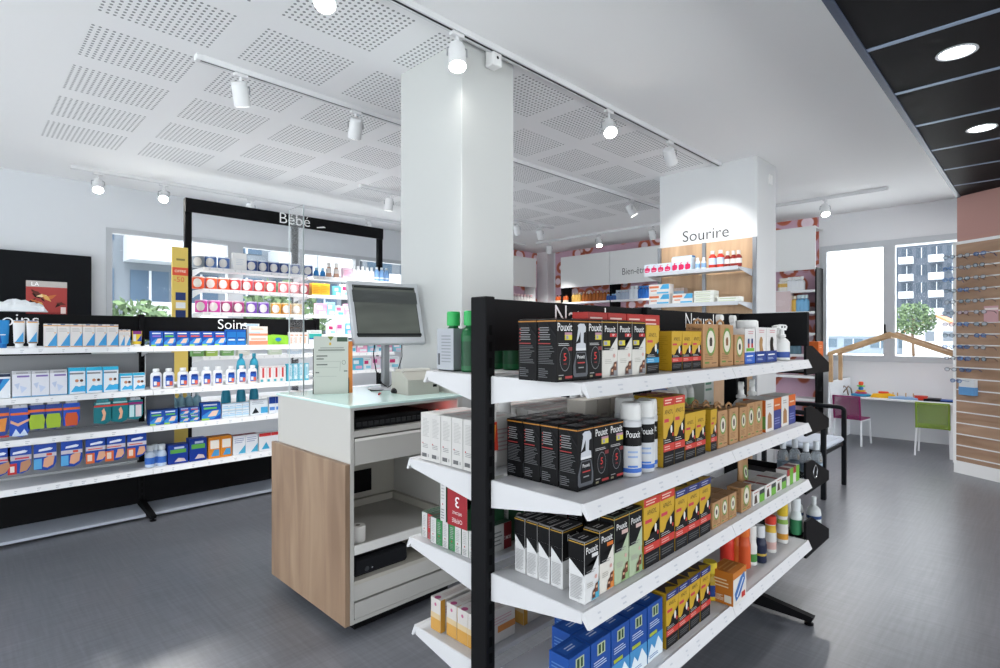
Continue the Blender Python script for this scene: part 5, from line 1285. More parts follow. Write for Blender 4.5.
tag(mb.build('carton_sleeve', loc=(1.245, 1.475, z1)), 'grey printed sleeve carton around a green-capped mouthwash bottle', 'carton')
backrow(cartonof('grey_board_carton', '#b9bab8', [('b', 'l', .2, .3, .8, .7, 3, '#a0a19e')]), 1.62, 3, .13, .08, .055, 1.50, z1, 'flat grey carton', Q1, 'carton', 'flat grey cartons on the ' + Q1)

# ================================================================== END UNIT TRAYS
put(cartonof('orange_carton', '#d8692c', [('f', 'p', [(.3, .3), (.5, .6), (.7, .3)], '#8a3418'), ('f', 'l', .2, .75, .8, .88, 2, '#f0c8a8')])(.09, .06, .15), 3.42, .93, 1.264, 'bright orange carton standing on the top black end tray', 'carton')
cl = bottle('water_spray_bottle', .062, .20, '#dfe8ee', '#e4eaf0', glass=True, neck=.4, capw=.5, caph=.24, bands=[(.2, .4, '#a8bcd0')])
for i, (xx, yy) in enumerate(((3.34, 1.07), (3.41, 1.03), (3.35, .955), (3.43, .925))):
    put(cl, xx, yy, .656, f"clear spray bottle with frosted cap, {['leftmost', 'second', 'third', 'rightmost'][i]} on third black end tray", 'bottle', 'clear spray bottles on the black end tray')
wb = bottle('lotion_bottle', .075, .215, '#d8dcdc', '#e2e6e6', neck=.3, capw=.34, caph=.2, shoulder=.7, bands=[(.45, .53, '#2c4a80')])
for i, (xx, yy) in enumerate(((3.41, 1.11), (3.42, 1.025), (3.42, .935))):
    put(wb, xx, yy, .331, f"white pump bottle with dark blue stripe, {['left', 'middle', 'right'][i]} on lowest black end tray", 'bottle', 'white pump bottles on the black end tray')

# ================================================================== FAR GONDOLA
BAKED_SHADE[0] = 1.0  # far products keep full colour, no painted dimming
YL = 5.0; f1, f2, f3, f4 = [z + .0015 for z in LZ]
R1, R2, R3, R4 = 'far gondola top shelf', 'far gondola second shelf', 'far gondola third shelf', 'far gondola bottom shelf'
put(tubep('cream_tube', .082, .05, .19, '#2a86c8', '#1f6cb4', [('p', [(0, 0), (.5, 0), (.2, 1), (0, 1)], '#1a52a8'), ('r', .1, .35, .8, .38, '#e8f0f4')]), AX(2, YL), YL + .03, f1, 'large blue cream tube at the left photo edge, ' + R1, 'tube')
ct_ = tubep('cream_tube', .068, .045, .19, '#dcdde0', '#eceef0', [('r', 0, .90, 1, .95, '#d8a050'), ('r', .1, .96, .9, .99, '#3c64a8'), ('p', [(.1, .04), (.9, .04), (.9, .5)], '#4a9ad0'), ('r', .05, 0, .95, .05, '#8a6a3c')])
for i, px in enumerate((19.5, 33)): put(ct_, AX(px, YL), YL + .03, f1, f"white cream tube with blue corner, {('left', 'right')[i]} one, {R1}", 'tube', 'white cream tubes')
suncream = cartonof('sun_cream_carton', '#dcd8d6', [('f', 'p', [(.25, .06), (1, .06), (1, .62)], '#3f94cc'), ('f', 'r', 0, .9, 1, .94, '#d89a4a'), ('f', 'r', .25, .95, .6, .99, '#2c5a8a'), ('f', 'r', .05, .02, .95, .05, '#c98a3c'), ('f', 'c', .85, .62, .005, '#e0b080'), ('f', 'l', .15, .66, .8, .84, 3, '#b8b4b2'), ('s', 'r', 0, .9, 1, .94, '#d89a4a')])
row(suncream, 44, 118.5, 6, YL, f1, .05, .168, 'white sun-cream carton, blue triangle', R1, 'carton', G('sun-cream cartons', R1))
row(suncream, 119, 130.5, 2, YL, f1, .04, .13, 'smaller sun-cream carton, blue triangle', R1, 'carton', G('smaller sun-cream cartons', R1))
put(tubep('cream_tube', .07, .04, .12, '#e0c030', '#e8e8e8', [('r', .0, .75, 1, 1, '#8a3a80'), ('r', .0, .2, .35, .75, '#d8d8d8'), ('p', [(.4, .2), (1, .2), (1, .7)], '#2c4a9a')]), AX(138, YL), YL + .03, f1, 'short yellow and purple tube beside black upright, ' + R1, 'tube')
def plaster(w, d, h, a='#2a50b4', dot='#e0604a'):
    return carton('plaster_carton', w, d, h, '#1f4fa8', [('f', 'r', .08, .82, .8, .9, '#dfe4ee'), ('f', 'p', [(0, .05), (.6, .05), (1, .3), (1, .55), (.4, .5), (0, .25)], '#3a8ad0'), ('f', 'p', [(.3, .18), (.55, .5), (.9, .52), (.75, .2)], '#e6c8b4'), ('f', 'r', .1, .62, .8, .72, dot), ('f', 'r', .0, 0, .4, .1, '#9ad04a'), ('t', 'r', 0, 0, 1, 1, '#24489a')])
def pl_g(w, d, h): return plaster(w, d, h, dot='#6ac04a')
def pl_p(w, d, h): return plaster(w, d, h, dot='#8a6ac0')
row(pl_p, 151, 163.3, 1, YL, f1, .06, .118, 'blue plaster carton with purple stripe', R1, 'carton')
row(pl_g, 163.6, 176, 1, YL, f1, .06, .118, 'blue plaster carton with green stripe', R1, 'carton')
row(plaster, 176.3, 226.5, 4, YL, f1, .06, .118, 'blue plaster carton with red stripe', R1, 'carton', G('blue plaster cartons', R1))
row(cartonof('tall_blue_carton', '#2470b8', [('f', 'r', .1, .25, .9, .5, '#1c4a9a'), ('f', 'r', .15, .3, .85, .4, '#b8d0e8'), ('f', 'r', 0, .85, 1, 1, '#1c54a4')]), 227, 246, 2, YL, f1, .06, .135, 'tall plain blue carton', R1, 'carton', G('tall plain blue cartons', R1))
row(cartonof('peach_carton', '#e2d8d0', [('f', 'r', 0, 0, 1, .22, '#d8866a'), ('f', 'r', .1, .28, .9, .36, '#e0a890'), ('f', 'r', 0, .5, 1, .62, '#dc9070'), ('f', 'r', 0, .62, .6, .72, '#b8d0e0'), ('f', 'l', .1, .8, .9, .95, 2, '#e0a080')]), 249, 268, 1, YL, f1, .06, .165, 'tall peach and white bandage carton', R1, 'carton')
put(carton('flat_white_carton', .13, .06, .022, '#e2e4e6', [('f', 'r', .1, .3, .9, .7, '#7ab0d4')]), AX(252, YL), YL + .032, f1 + .1665, 'flat white and blue box lying on top of the peach carton', 'carton')
# green wipes
mb = MB()
for (cx_, zz, s_) in ((-.05, 0, 1), (.0, .003, 1.05), (.045, 0, .95)):
    mb.prism([(cx_ - .05 * s_, -.03, .0), (cx_ + .05 * s_, -.03, .0), (cx_ + .055 * s_, -.028, .06), (cx_ + .045 * s_, -.02, .085 + zz), (cx_ - .04 * s_, -.02, .09 + zz), (cx_ - .055 * s_, -.028, .06)], (0, .045, 0), mat('#8ac43a', .4))
mb.lathe([(.028, 0), (.028, .002)], 0, 0, mat('#2f7fc0', .4), 12); 
for i in range(len(mb.v) - 24, len(mb.v)):
    x_, y_, z_ = mb.v[i]; mb.v[i] = (x_, -.0305 - z_, .048 + y_ * .6)
tag(mb.build('wipes_pack', loc=(AX(278.5, YL), YL + .035, f1)), 'bright green packs of wipes with blue oval, ' + R1, 'wipes pack')
row(cartonof('slim_white_carton', '#e2dfdd', [('f', 'r', .2, .1, .5, .6, '#e8b49a'), ('f', 'r', .2, .7, .8, .8, '#d8905c')]), 290, 308, 4, YL, f1, .05, .115, 'slim white and peach carton', R1, 'carton', G('slim white and peach cartons', R1))
row(cartonof('teal_white_carton', '#e2e6e6', [('f', 'r', 0, .45, 1, .75, '#2fa8a0'), ('f', 'r', 0, .35, 1, .45, '#2c5a9a'), ('f', 'l', .1, .8, .9, .95, 1, '#9a9a9a')]), 309, 322, 1, YL, f1, .05, .135, 'white carton with wide teal band', R1, 'carton')
# second shelf
row(cartonof('blue_white_carton', '#dfe4ea', [('f', 'p', [(0, .1), (0, .8), (1, .8)], '#2f8fd0'), ('f', 'p', [(0, .8), (.5, .8), (0, .3)], '#1c4a9a'), ('f', 'r', 0, .88, 1, 1, '#1c2a4a')]), -4, 10.5, 1, YL, f2, .05, .165, 'navy-topped blue and white carton at left photo edge', R2, 'carton')
row(cartonof('mauve_white_carton', '#d9dbe4', [('f', 'r', 0, .88, 1, 1, '#b9bac0'), ('f', 'r', .2, .90, .85, .95, '#8a8c92'), ('f', 'r', .25, .76, .92, .83, '#7a68a8'), ('f', 'p', [(.1, .5), (.4, .55), (.3, .3)], '#b8c4dc'), ('f', 'p', [(.4, .45), (.8, .35), (.5, .15)], '#c0cce4'), ('f', 'r', 0, 0, 1, .04, '#6aa8d8')]), 12, 67.5, 3, YL, f2, .05, .18, 'lavender and white compress carton', R2, 'carton', G('lavender compress cartons', R2))
kids = cartonof('children_plaster_carton', '#dfe6ec', [('f', 'r', 0, .86, 1, 1, '#2fb0d8'), ('f', 'r', .05, .74, .9, .80, '#7a7c84'), ('f', 'p', [(.15, .08), (1, .08), (1, .3), (.4, .3)], '#3aa8dc'), ('f', 'c', .5, .50, .011, '#c88a6a'), ('f', 'c', .78, .50, .010, '#5a3a2a'), ('f', 'c', .64, .34, .013, '#eceef0'), ('f', 'r', 0, 0, .08, .86, '#3aa8dc'), ('s', 'r', 0, 0, 1, 1, '#2fb0d8')])
row(kids, 68, 118.7, 3, YL, f2, .05, .192, 'cyan-topped children plaster carton', R2, 'carton', G('cyan children plaster cartons', R2))
row(kids, 119.3, 145, 2, YL, f2, .05, .135, 'small cyan children carton', R2, 'carton', G('small cyan children cartons', R2))
wbm = bottle('disinfectant_bottle', .082, .16, '#e6e8ec', '#eef0f2', neck=.45, capw=.55, caph=.14, shoulder=.8, d=.04)
mb = MB()
for (a0, a1, z0_, z1_, c) in ((-.026, .026, .02, .095, '#2a5ab4'), (-.022, .022, .085, .105, '#1c3c8a'), (-.02, .0, .03, .06, '#dfe4ec'), (.002, .022, .025, .055, '#e06a4a'), (-.024, .02, .015, .02, '#e0a040')):
    mb.box(a0, a1, -.0215 - .0002 * len(mb.mats), -.0195, z0_, z1_, mat(c, .4))
wbm = (wbm[0], None, wbm[2] + [('label', mb.mesh('label'))])
for i, px in enumerate((157, 169.7, 184, 195, 207.5, 219, 231.8, 243, 253.8)):
    put(wbm, AX(px, YL), YL + .03, f2, f"white disinfectant bottle with blue label, {pos_words(i, 9)}, {R2}", 'bottle', G('white disinfectant bottles', R2))
row(cartonof('thermometer_carton', '#e2dede', [('f', 'r', .35, .3, .65, .9, '#c83c3c'), ('f', 'r', .1, .05, .5, .2, '#4aa8b8'), ('f', 'l', .1, .9, .9, .98, 1, '#b08a8a')]), 260, 286, 4, YL, f2, .04, .145, 'white thermometer carton with red stripe', R2, 'carton', G('white and red cartons', R2))
row(cartonof('teal_carton', '#4ab0c8', [('f', 'r', .35, .1, .9, .95, '#d8e8ee'), ('f', 'r', .45, .3, .75, .8, '#8ac4d8')]), 287, 309, 4, YL, f2, .04, .16, 'slim teal and white carton', R2, 'carton', G('slim teal cartons', R2))
# hanging packs, module one
def pouch(w, h, base, items, name='plaster_pack', header='#c9ccd2'):
    mb = MB(); pts = [(-w / 2, 0, -h * .92), (w * .1, 0, -h), (w * .38, 0, -h * .9), (w / 2, 0, -h * .72), (w / 2, 0, 0), (-w / 2, 0, 0)]
    mb.prism([(a, -.008, c) for a, b, c in pts], (0, .016, 0), mat(base, .3))
    for k, it in enumerate(items):
        yv = -.0085 - .0004 * k
        if it[0] == 'r': a, b, c, e, cl_ = it[1:]; mb.quad([(-w / 2 + a * w, yv, -h + b * h), (-w / 2 + c * w, yv, -h + b * h), (-w / 2 + c * w, yv, -h + e * h), (-w / 2 + a * w, yv, -h + e * h)], mat(cl_, .3))
        elif it[0] == 'p': mb.quad([(-w / 2 + a * w, yv, -h + b * h) for a, b in it[1]], mat(it[2], .35))
        elif it[0] == 't': mb.text(it[1], (-w / 2 + it[2] * w, yv, -h + it[3] * h), (1, 0, 0), (0, 0, 1), it[4], mat(it[5], .4), .8)
    m2 = MB(); m2.box(-w * .35, w * .35, -.002, .002, 0, .022, mat(header, .3)); m2.tube([(0, -.01, .016), (0, .30, .022)], .003, STEEL, 6)
    return (name, None, [('pack', mb.mesh('pack')), ('hang_tab', m2.mesh('hang_tab'))])
BL = '#1f48a8'
ta = [('r', .0, .0, .42, .42, '#d86a3a'), ('r', .08, .1, .3, .36, '#e8d0c0'), ('p', [(.5, .1), (.62, .45), (.9, .45), (.95, .25), (.8, .12)], '#dca888'), ('r', .0, .52, 1, .68, '#c9c4cc'), ('r', .1, .56, .8, .6, '#d8584a'), ('p', [(.2, .74), (.75, .77), (.84, .83), (.7, .87), (.22, .82)], '#dfe6f2')]
tb_ = [('r', .0, .08, .35, .46, '#5aa8dc'), ('p', [(.4, .15), (.45, .45), (.75, .55), (.92, .5), (.85, .2), (.6, .1)], '#e0a888'), ('r', .0, .52, 1, .66, '#c9c4cc'), ('r', .55, .55, .8, .64, '#d8584a'), ('p', [(.2, .73), (.75, .76), (.84, .82), (.7, .86), (.22, .81)], '#dfe6f2')]
tc = [('r', .0, .0, .38, .4, '#c8383a'), ('r', .1, .08, .28, .3, '#e8e0dc'), ('p', [(.5, .05), (.55, .42), (.95, .5), (.98, .3), (.8, .1)], '#b98868'), ('r', .0, .5, 1, .68, '#b9b4c0'), ('r', .3, .54, .9, .6, '#c8485a'), ('p', [(.2, .73), (.75, .76), (.84, .82), (.7, .86), (.22, .81)], '#dfe6f2')]
lo_ = [(-2, 'c'), (19.5, 'c'), (45, 'b'), (71.5, 'b'), (96, 'a'), (115, 'a'), (136.5, 'a')]
zt0 = .672
prc = {'a': pouch(.125, .18, BL, ta), 'b': pouch(.122, .185, BL, tb_), 'c': pouch(.122, .185, BL, tc)}
for i, (px, k) in enumerate(lo_):
    zz = 1.45 - ((448.5 - (px * .108)) - 335) * 4.97 * 1.4142 / (1050 - px)
    put(prc[k], AX(px, 4.97), 4.965, zz, f"blue plaster pack hanging on hook, {pos_words(i, 7)}, lower row of far gondola", 'plaster pack', 'plaster packs in the lower hook row of the far gondola')
tealp = pouch(.112, .165, '#146e78', [('r', 0, .78, 1, .86, '#c83a34'), ('p', [(.4, .15), (.5, .4), (.42, .6), (.55, .72), (.66, .5), (.6, .2)], '#dca888'), ('r', .1, .9, .9, .97, '#9ac8cc')], header='#3a8a94')
upr = [(-1, pouch(.10, .20, '#1c3c8a', [('r', 0, .72, 1, .82, '#d8642c'), ('p', [(.1, .2), (.8, .2), (.9, .65), (.2, .6)], '#d8883a'), ('r', 0, 0, 1, .06, '#b83030')]), 'navy and orange tendon pack', 408),
       (20, pouch(.108, .20, '#1c4ab0', [('r', .05, .76, .95, .84, '#d8642c'), ('p', [(.05, .5), (.4, .38), (.95, .55), (.95, .62), (.4, .48), (.05, .6)], '#dca888'), ('p', [(.1, .05), (.3, .3), (.5, .1), (.7, .28), (.9, .05)], '#c8d8ee')]), 'bright blue pack picturing crossed arms', 408),
       (37, pouch(.095, .175, '#1c3c8a', [('r', 0, .72, 1, .82, '#d8642c'), ('p', [(.12, .05), (.88, .05), (.95, .4), (.85, .62), (.15, .62), (.05, .4)], '#9cba34')]), 'blue pack with yellow-green patch, left one', 405),
       (53.5, pouch(.095, .175, '#1c3c8a', [('r', 0, .72, 1, .82, '#d8642c'), ('p', [(.12, .05), (.88, .05), (.95, .4), (.85, .62), (.15, .62), (.05, .4)], '#9cba34')]), 'blue pack with yellow-green patch, right one', 404),
       (71.5, pouch(.095, .17, '#1c4ab0', [('r', 0, .72, 1, .82, '#d8642c'), ('p', [(.15, .05), (.85, .05), (.9, .4), (.8, .6), (.2, .6), (.1, .4)], '#c8542c')]), 'blue pack with rust-orange patch', 403),
       (103, tealp, 'teal elastic bandage pack, left one', 402), (120, tealp, 'teal elastic bandage pack, right one', 400.5),
       (135.5, pouch(.095, .15, '#1a7a84', [('r', 0, .78, 1, .9, '#8a2c74'), ('r', .08, .15, .4, .75, '#b8d8dc'), ('r', .5, .15, .9, .75, '#d8ccd0')]), 'teal and purple support pack beside upright', 400)]
for px, pr_, lk, yy in upr:
    put(pr_, AX(px, 4.97), 4.975, 1.45 - (yy - 335) * 4.97 * 1.4142 / (1050 - px), lk + ' hanging on far gondola', 'bandage pack', 'bandage packs in the upper hook row of the far gondola')
# second module, third shelf
row(pl_g, 150, 178, 2, YL, f3, .10, .115, 'blue compress carton with green stripe', R3, 'carton', G('blue compress cartons', R3))
row(pl_g, 180, 200, 2, YL, f3, .08, .058, 'small flat blue plaster carton, lower layer', R3, 'carton', G('flat blue cartons', R3))
row(plaster, 180, 200, 2, YL, f3 + .060, .08, .058, 'small flat blue plaster carton, upper layer', R3, 'carton', G('flat blue cartons', R3))
row(pl_g, 201.5, 221, 1, YL, f3, .08, .145, 'large blue compress carton', R3, 'carton')
papr = cartonof('tissue_carton', '#dfe6ec', [('f', 'r', .0, .25, 1, .45, '#a8d0e8'), ('f', 'r', .1, .55, .9, .65, '#8ab8dc'), ('f', 'r', 0, .85, 1, 1, '#b8d4e8')])
row(papr, 222, 249, 4, YL, f3, .06, .06, 'white and pale blue carton, lower layer', R3, 'carton', G('pale blue cartons', R3))
row(papr, 222, 249, 4, YL, f3 + .062, .06, .06, 'white and pale blue carton, upper layer', R3, 'carton', G('pale blue cartons', R3))
row(cartonof('dressing_carton', '#dde4ea', [('f', 'p', [(.1, .1), (.3, .5), (.5, .15)], '#20262c'), ('f', 'r', .6, .1, 1, .5, '#4aa8d8'), ('f', 'l', .1, .7, .9, .9, 2, '#9aa4b0')]), 250, 268, 1, YL, f3, .06, .135, 'white dressing carton with dark and blue print', R3, 'carton')
row(cartonof('navy_white_carton', '#dfe4ea', [('f', 'r', 0, .6, 1, 1, '#1f3f90'), ('f', 'r', .1, .2, .9, .4, '#5a8ad0')]), 269, 282, 2, YL, f3, .05, .15, 'white carton with navy top', R3, 'carton', G('navy-topped cartons', R3))
# bottom shelf of second module
ws = bottle('spray_bottle', .07, .17, '#b8c8dc', '#dfe6ec', capw=.7, caph=.25, neck=.6, bands=[(.15, .45, '#3a6cc0')])
for i, px in enumerate((151, 157, 163)): put(ws, AX(px, YL), YL + .035 + .03 * (i % 2), f4, f"pale blue spray bottle, {('left', 'middle', 'right')[i]} one, {R4}", 'bottle', G('pale blue spray bottles', R4))
navyb = cartonof('navy_compress_carton', '#1a3890', [('f', 'r', .1, .55, .9, .75, '#5aa04a'), ('f', 'r', .3, .78, .8, .88, '#b8c4e0'), ('f', 'p', [(.3, .1), (.5, .3), (.8, .25), (.9, .1)], '#c8b8b8'), ('t', 'r', 0, 0, 1, 1, '#20429a')])
row(navyb, 168, 188.5, 1, YL, f4, .10, .155, 'navy compress carton picturing a hand, left one', R4, 'carton')
row(navyb, 189.5, 207, 1, YL, f4, .10, .185, 'taller navy compress carton, right one', R4, 'carton')
row(cartonof('orange_bandage_carton', '#d8862c', [('f', 'r', .15, .45, .9, .85, '#e6e0d8'), ('f', 'p', [(.2, .1), (.9, .1), (.9, .4), (.5, .4)], '#4a94c8'), ('t', 'r', 0, 0, 1, 1, '#b46c24')]), 208.5, 232, 2, YL, f4, .09, .18, 'orange and white bandage carton', R4, 'carton', G('orange bandage cartons', R4))
wt = cartonof('white_dressing_carton', '#dfe2e8', [('f', 'p', [(.4, .05), (1, .05), (1, .5)], '#4aa8cc'), ('f', 'l', .1, .6, .9, .9, 3, '#8a94b8'), ('t', 'r', 0, 0, 1, 1, '#8a3a4a')])
row(wt, 233, 258, 2, YL, f4, .08, .165, 'white and teal dressing carton', R4, 'carton', G('white dressing cartons', R4))
row(cartonof('red_white_carton', '#e0e2e6', [('f', 'r', 0, .82, 1, 1, '#c8383a'), ('f', 'p', [(.2, .1), (.9, .1), (.6, .5)], '#3aa0c8')]), 259, 283, 2, YL, f4, .08, .16, 'white dressing carton with red top', R4, 'carton', G('red-topped dressing cartons', R4))
# behind: blue mouthwash on the back side of the far gondola
def brow(pr, pxs, Y, z, look, cat, group):
    for i, px in enumerate(pxs): put(pr, AX(px, Y), Y, z, look + ', ' + pos_words(i, len(pxs)), cat, group)
blue = bottle('mouthwash_bottle', .085, .25, '#3fa8c8', '#4ab8d4', neck=.35, capw=.4, caph=.12, shoulder=.55)
brow(blue, (241, 254), 5.5, f2, 'sky blue mouthwash bottle on far gondola rear second shelf', 'bottle', 'blue bottles on the rear second shelf')
brow(blue, (226, 241, 254), 5.5, f3, 'sky blue mouthwash bottle on far gondola rear third shelf', 'bottle', 'blue bottles on the rear third shelf')
brow(bottle('lotion_bottle', .07, .2, '#a8d4e4', '#dfeef4', neck=.4, capw=.45, caph=.16), (173, 181, 189, 197), 5.5, f3, 'pale aqua bottle on far gondola rear third shelf', 'bottle', 'aqua bottles on the rear third shelf')
mb = MB(); rr = random.Random(3)
def crumple(w, d, h, seed, c='#dfe3e6', nx=16, ny=8):
    rr = random.Random(seed); mb = MB(); vs = []
    for j in range(ny + 1):
        for i in range(nx + 1):
            u = i / nx; v = j / ny; e = (math.sin(PI * u) ** .35) * (math.sin(PI * v) ** .5)
            vs.append((-w / 2 + w * u, -d / 2 + d * v, max(.0, h * e * (.75 + .35 * rr.random()))))
    fs = [(j * (nx + 1) + i, j * (nx + 1) + i + 1, (j + 1) * (nx + 1) + i + 1, (j + 1) * (nx + 1) + i) for j in range(ny) for i in range(nx)]
    n0 = len(vs); vs += [(-w / 2, -d / 2, -.001), (w / 2, -d / 2, -.001), (w / 2, d / 2, -.001), (-w / 2, d / 2, -.001)]
    mb.add(vs, fs + [(n0 + 3, n0 + 2, n0 + 1, n0)], mat(c, .35)); return mb
tag(crumple(.40, .12, .085, 4).build('plastic_bag', loc=(AX(12, 5.33), 5.33, 1.622)), 'crumpled white plastic bag lying on top of the far gondola', 'plastic bag')
tag(crumple(.55, .2, .10, 9, '#c9ced0').build('plastic_bag', loc=(AX(60, 5.52), 5.52, LZ[1] + .003)), 'crumpled pale bags on rear second shelf behind the cartons', 'plastic bag')

# ================================================================== BABY UNIT
B1, B2, B3 = 'baby unit top shelf', 'baby unit second shelf', 'baby unit third shelf'
YB = 6.56
def tin(name, w, h, colr, ring=None, lidc='#e2e4e6', label='#cbc9c7'):
    r = w / 2; mb = MB()
    mb.lathe([(r * .97, 0), (r, .004), (r, h * .88), (r * .97, h * .9)], 0, 0, mat(colr, .35), 18)
    n = 10
    for k in range(n):
        a0 = -.75 + 1.5 * k / n; a1 = -.75 + 1.5 * (k + 1) / n
        e0 = math.sqrt(max(0, 1 - (a0 / .75) ** 2)) * h * .36; e1 = math.sqrt(max(0, 1 - (a1 / .75) ** 2)) * h * .36
        R = r * 1.03
        mb.quad([(R * math.sin(a0), -R * math.cos(a0), h * .46 - e0), (R * math.sin(a1), -R * math.cos(a1), h * .46 - e1), (R * math.sin(a1), -R * math.cos(a1), h * .46 + e1), (R * math.sin(a0), -R * math.cos(a0), h * .46 + e0)], mat(label, .4))
    m2 = MB(); m2.lathe([(r * 1.01, h * .9), (r * 1.01, h * .985), (r * .97, h)], 0, 0, mat(lidc, .4), 18)
    return (name, None, [('tin_body', mb.mesh('tin_body')), ('lid', m2.mesh('lid'))])
def tins(pxs, z, colr, look, place, lidc='#d8dadc', h=.135, w=.122, cat='tin', label='#cbc9c7'):
    pr = tin('milk_powder_tin', w, h, colr, lidc=lidc, label=label)
    for i, px in enumerate(pxs): put(pr, AX(px, YB), YB + .06, z + .0015, look + (', ' + pos_words(i, len(pxs)) if len(pxs) > 1 else '') + ', ' + place, cat, G(look + 's', place) if len(pxs) > 1 else None, -.43)
tins((200,), bz[0], '#8a94a0', 'grey milk powder tin', B1, h=.13)
tins((212.5, 225.5), bz[0], '#5a7ab8', 'blue and white milk tin', B1, '#dfe4ea')
put(carton('baby_food_carton', .15, .06, .20, '#e6e6e6', [('f', 'l', .2, .3, .8, .7, 4, '#cfd4dc')]), AX(241, YB), YB + .06, bz[0] + .0015, 'plain white taller carton between the blue tins, ' + B1, 'carton', None)
tins((253.7, 265, 276, 286.5, 297.5, 310), bz[0], '#2f4a8a', 'white milk tin with navy edges', B1, '#c9d0dc')
sm = bottle('baby_lotion_bottle', .065, .12, '#2f7fc0', '#a8cce4', caph=.3, neck=.5, capw=.55)
for i, px in enumerate((318, 324.5)): put(sm, AX(px, YB), YB + .05, bz[0] + .0015, f"small blue baby bottle, {('left', 'right')[i]} one, {B1}", 'bottle', 'small blue bottles on the ' + B1)
bb = bottle('feeding_bottle', .075, .2, '#b8907c', '#e6e2de', caph=.3, neck=.6, capw=.65, bands=[(.3, .6, '#d8d0cc')])
for i, px in enumerate((331, 338.5)): put(bb, AX(px, YB), YB + .06, bz[0] + .0015, f"tan feeding bottle with white top, {('left', 'right')[i]} one, {B1}", 'bottle', 'feeding bottles on the ' + B1)
row(cartonof('pink_baby_carton', '#e2c4d4', [('f', 'l', .1, .2, .9, .8, 5, '#d88ab0')]), 343, 352.5, 1, YB, bz[0] + .0015, .06, .145, 'pale pink baby-care carton', B1, 'carton')
wl = bottle('baby_lotion_bottle', .075, .19, '#e8eaee', '#eef0f2', caph=.2, neck=.5, capw=.5)
for i, px in enumerate((356, 360.5, 365, 369.5, 374)): put(wl, AX(px, YB), YB + .06, bz[0] + .0015, f"plain white baby lotion bottle, {pos_words(i, 5)}, {B1}", 'bottle', 'white lotion bottles on the ' + B1)
wl2 = bottle('baby_lotion_bottle', .07, .2, '#8ab4e4', '#e8eef4', caph=.15, neck=.5, capw=.5, bands=[(.2, .3, '#e8eef4')])
for i, px in enumerate((379, 384, 389)): put(wl2, AX(px, YB), YB + .06, bz[0] + .0015, f"light blue baby lotion bottle, {pos_words(i, 3)}, {B1}", 'bottle', 'light blue bottles on the ' + B1)
tins((200, 213, 225.5), bz[1], '#d0502e', 'orange-red milk tin', B2, '#c8b0a8'); tins((237, 249, 261, 272.5), bz[1], '#c03a40', 'crimson milk tin', B2, '#c9a8a8')
tins((285.5, 296), bz[1], '#c85a64', 'rose red milk tin', B2, '#c9a8a8'); tins((306,), bz[1], '#9a3a44', 'dark red milk tin beside the yellow cartons', B2, '#b89898')
row(cartonof('yellow_cereal_carton', '#d8a430', [('f', 'l', .1, .15, .9, .85, 5, '#c4882a'), ('s', 'r', 0, 0, 1, 1, '#b8862a')]), 312, 330, 2, YB, bz[1] + .0015, .08, .15, 'yellow baby cereal carton', B2, 'carton', G('yellow cereal cartons', B2))
tins((203, 216), bz[2], '#b83a90', 'bright magenta milk tin', B3, '#b890b0'); tins((228.5, 240.5), bz[2], '#943468', 'plum red milk tin', B3, '#a88a98')
tins((253.5, 265.5), bz[2], '#6a3f9a', 'purple milk tin', B3, '#988ab0'); tins((278, 288.5), bz[2], '#c48a2c', 'amber milk tin', B3, '#b8a888'); tins((299,), bz[2], '#b09468', 'tan milk tin', B3, '#b8a888')
# packs at the right part of the unit
packs = [('#d8e4ea', '#e0709a'), ('#5ab4d0', '#e6eef2'), ('#e4a8c4', '#ffffff'), ('#dfe6ea', '#c83a70'), ('#8ac8dc', '#f0e4ea'), ('#e0c8d8', '#b85a90')]
pn = ['white and pink', 'turquoise and white', 'pink', 'white with crimson', 'sky blue', 'lilac']
bn = ['top', 'second', 'third', 'fourth', 'fifth', 'sixth', 'seventh']
for si, pxa in ((1, 334), (2, 316), (3, 328), (4, 340), (5, 345)):
    px = pxa; k = 0
    while px < 398:
        wpx = (9, 7, 11, 8)[(k + si) % 4]; c = (k * 2 + si) % 6
        hh = (.15, .17, .13, .16)[(k + si * 2) % 4]
        row(cartonof('baby_care_carton', packs[c][0], [('f', 'r', .1, .5, .6, .8, packs[c][1]), ('f', 'r', .3, .1, .9, .35, packs[(c + 1) % 6][0]), ('f', 'l', .1, .84, .9, .95, 1, '#8a94a8')]), px, px + wpx, 1, YB, bz[si] + .0015, .06, hh,
            f"{pn[c]} baby-care carton, {ORD[k]} in right part", f"baby unit {bn[si]} shelf", 'carton')
        px += wpx + .3; k += 1
for si, lst in ((4, ((192, '#6a9a5a', 'green'), (206, '#9ab85a', 'lime'), (222, '#7aa86a', 'pale green'), (238, '#d8d8d0', 'white'), (270, '#c8d4c0', 'grey-green'), (290, '#b8c8d8', 'pale blue'))), (3, ((200, '#d8c8d0', 'pink-grey'), (222, '#b8d0dc', 'ice blue'), (250, '#d8dce0', 'off-white')))):
    for px, c, nm in lst:
        row(cartonof('baby_care_carton', c, [('f', 'l', .1, .3, .9, .8, 3, '#e8e8e8')]), px, px + 12, 1, YB, bz[si] + .0015, .08, .11, f"{nm} carton glimpsed behind far gondola", f"baby unit {bn[si]} shelf", 'carton')

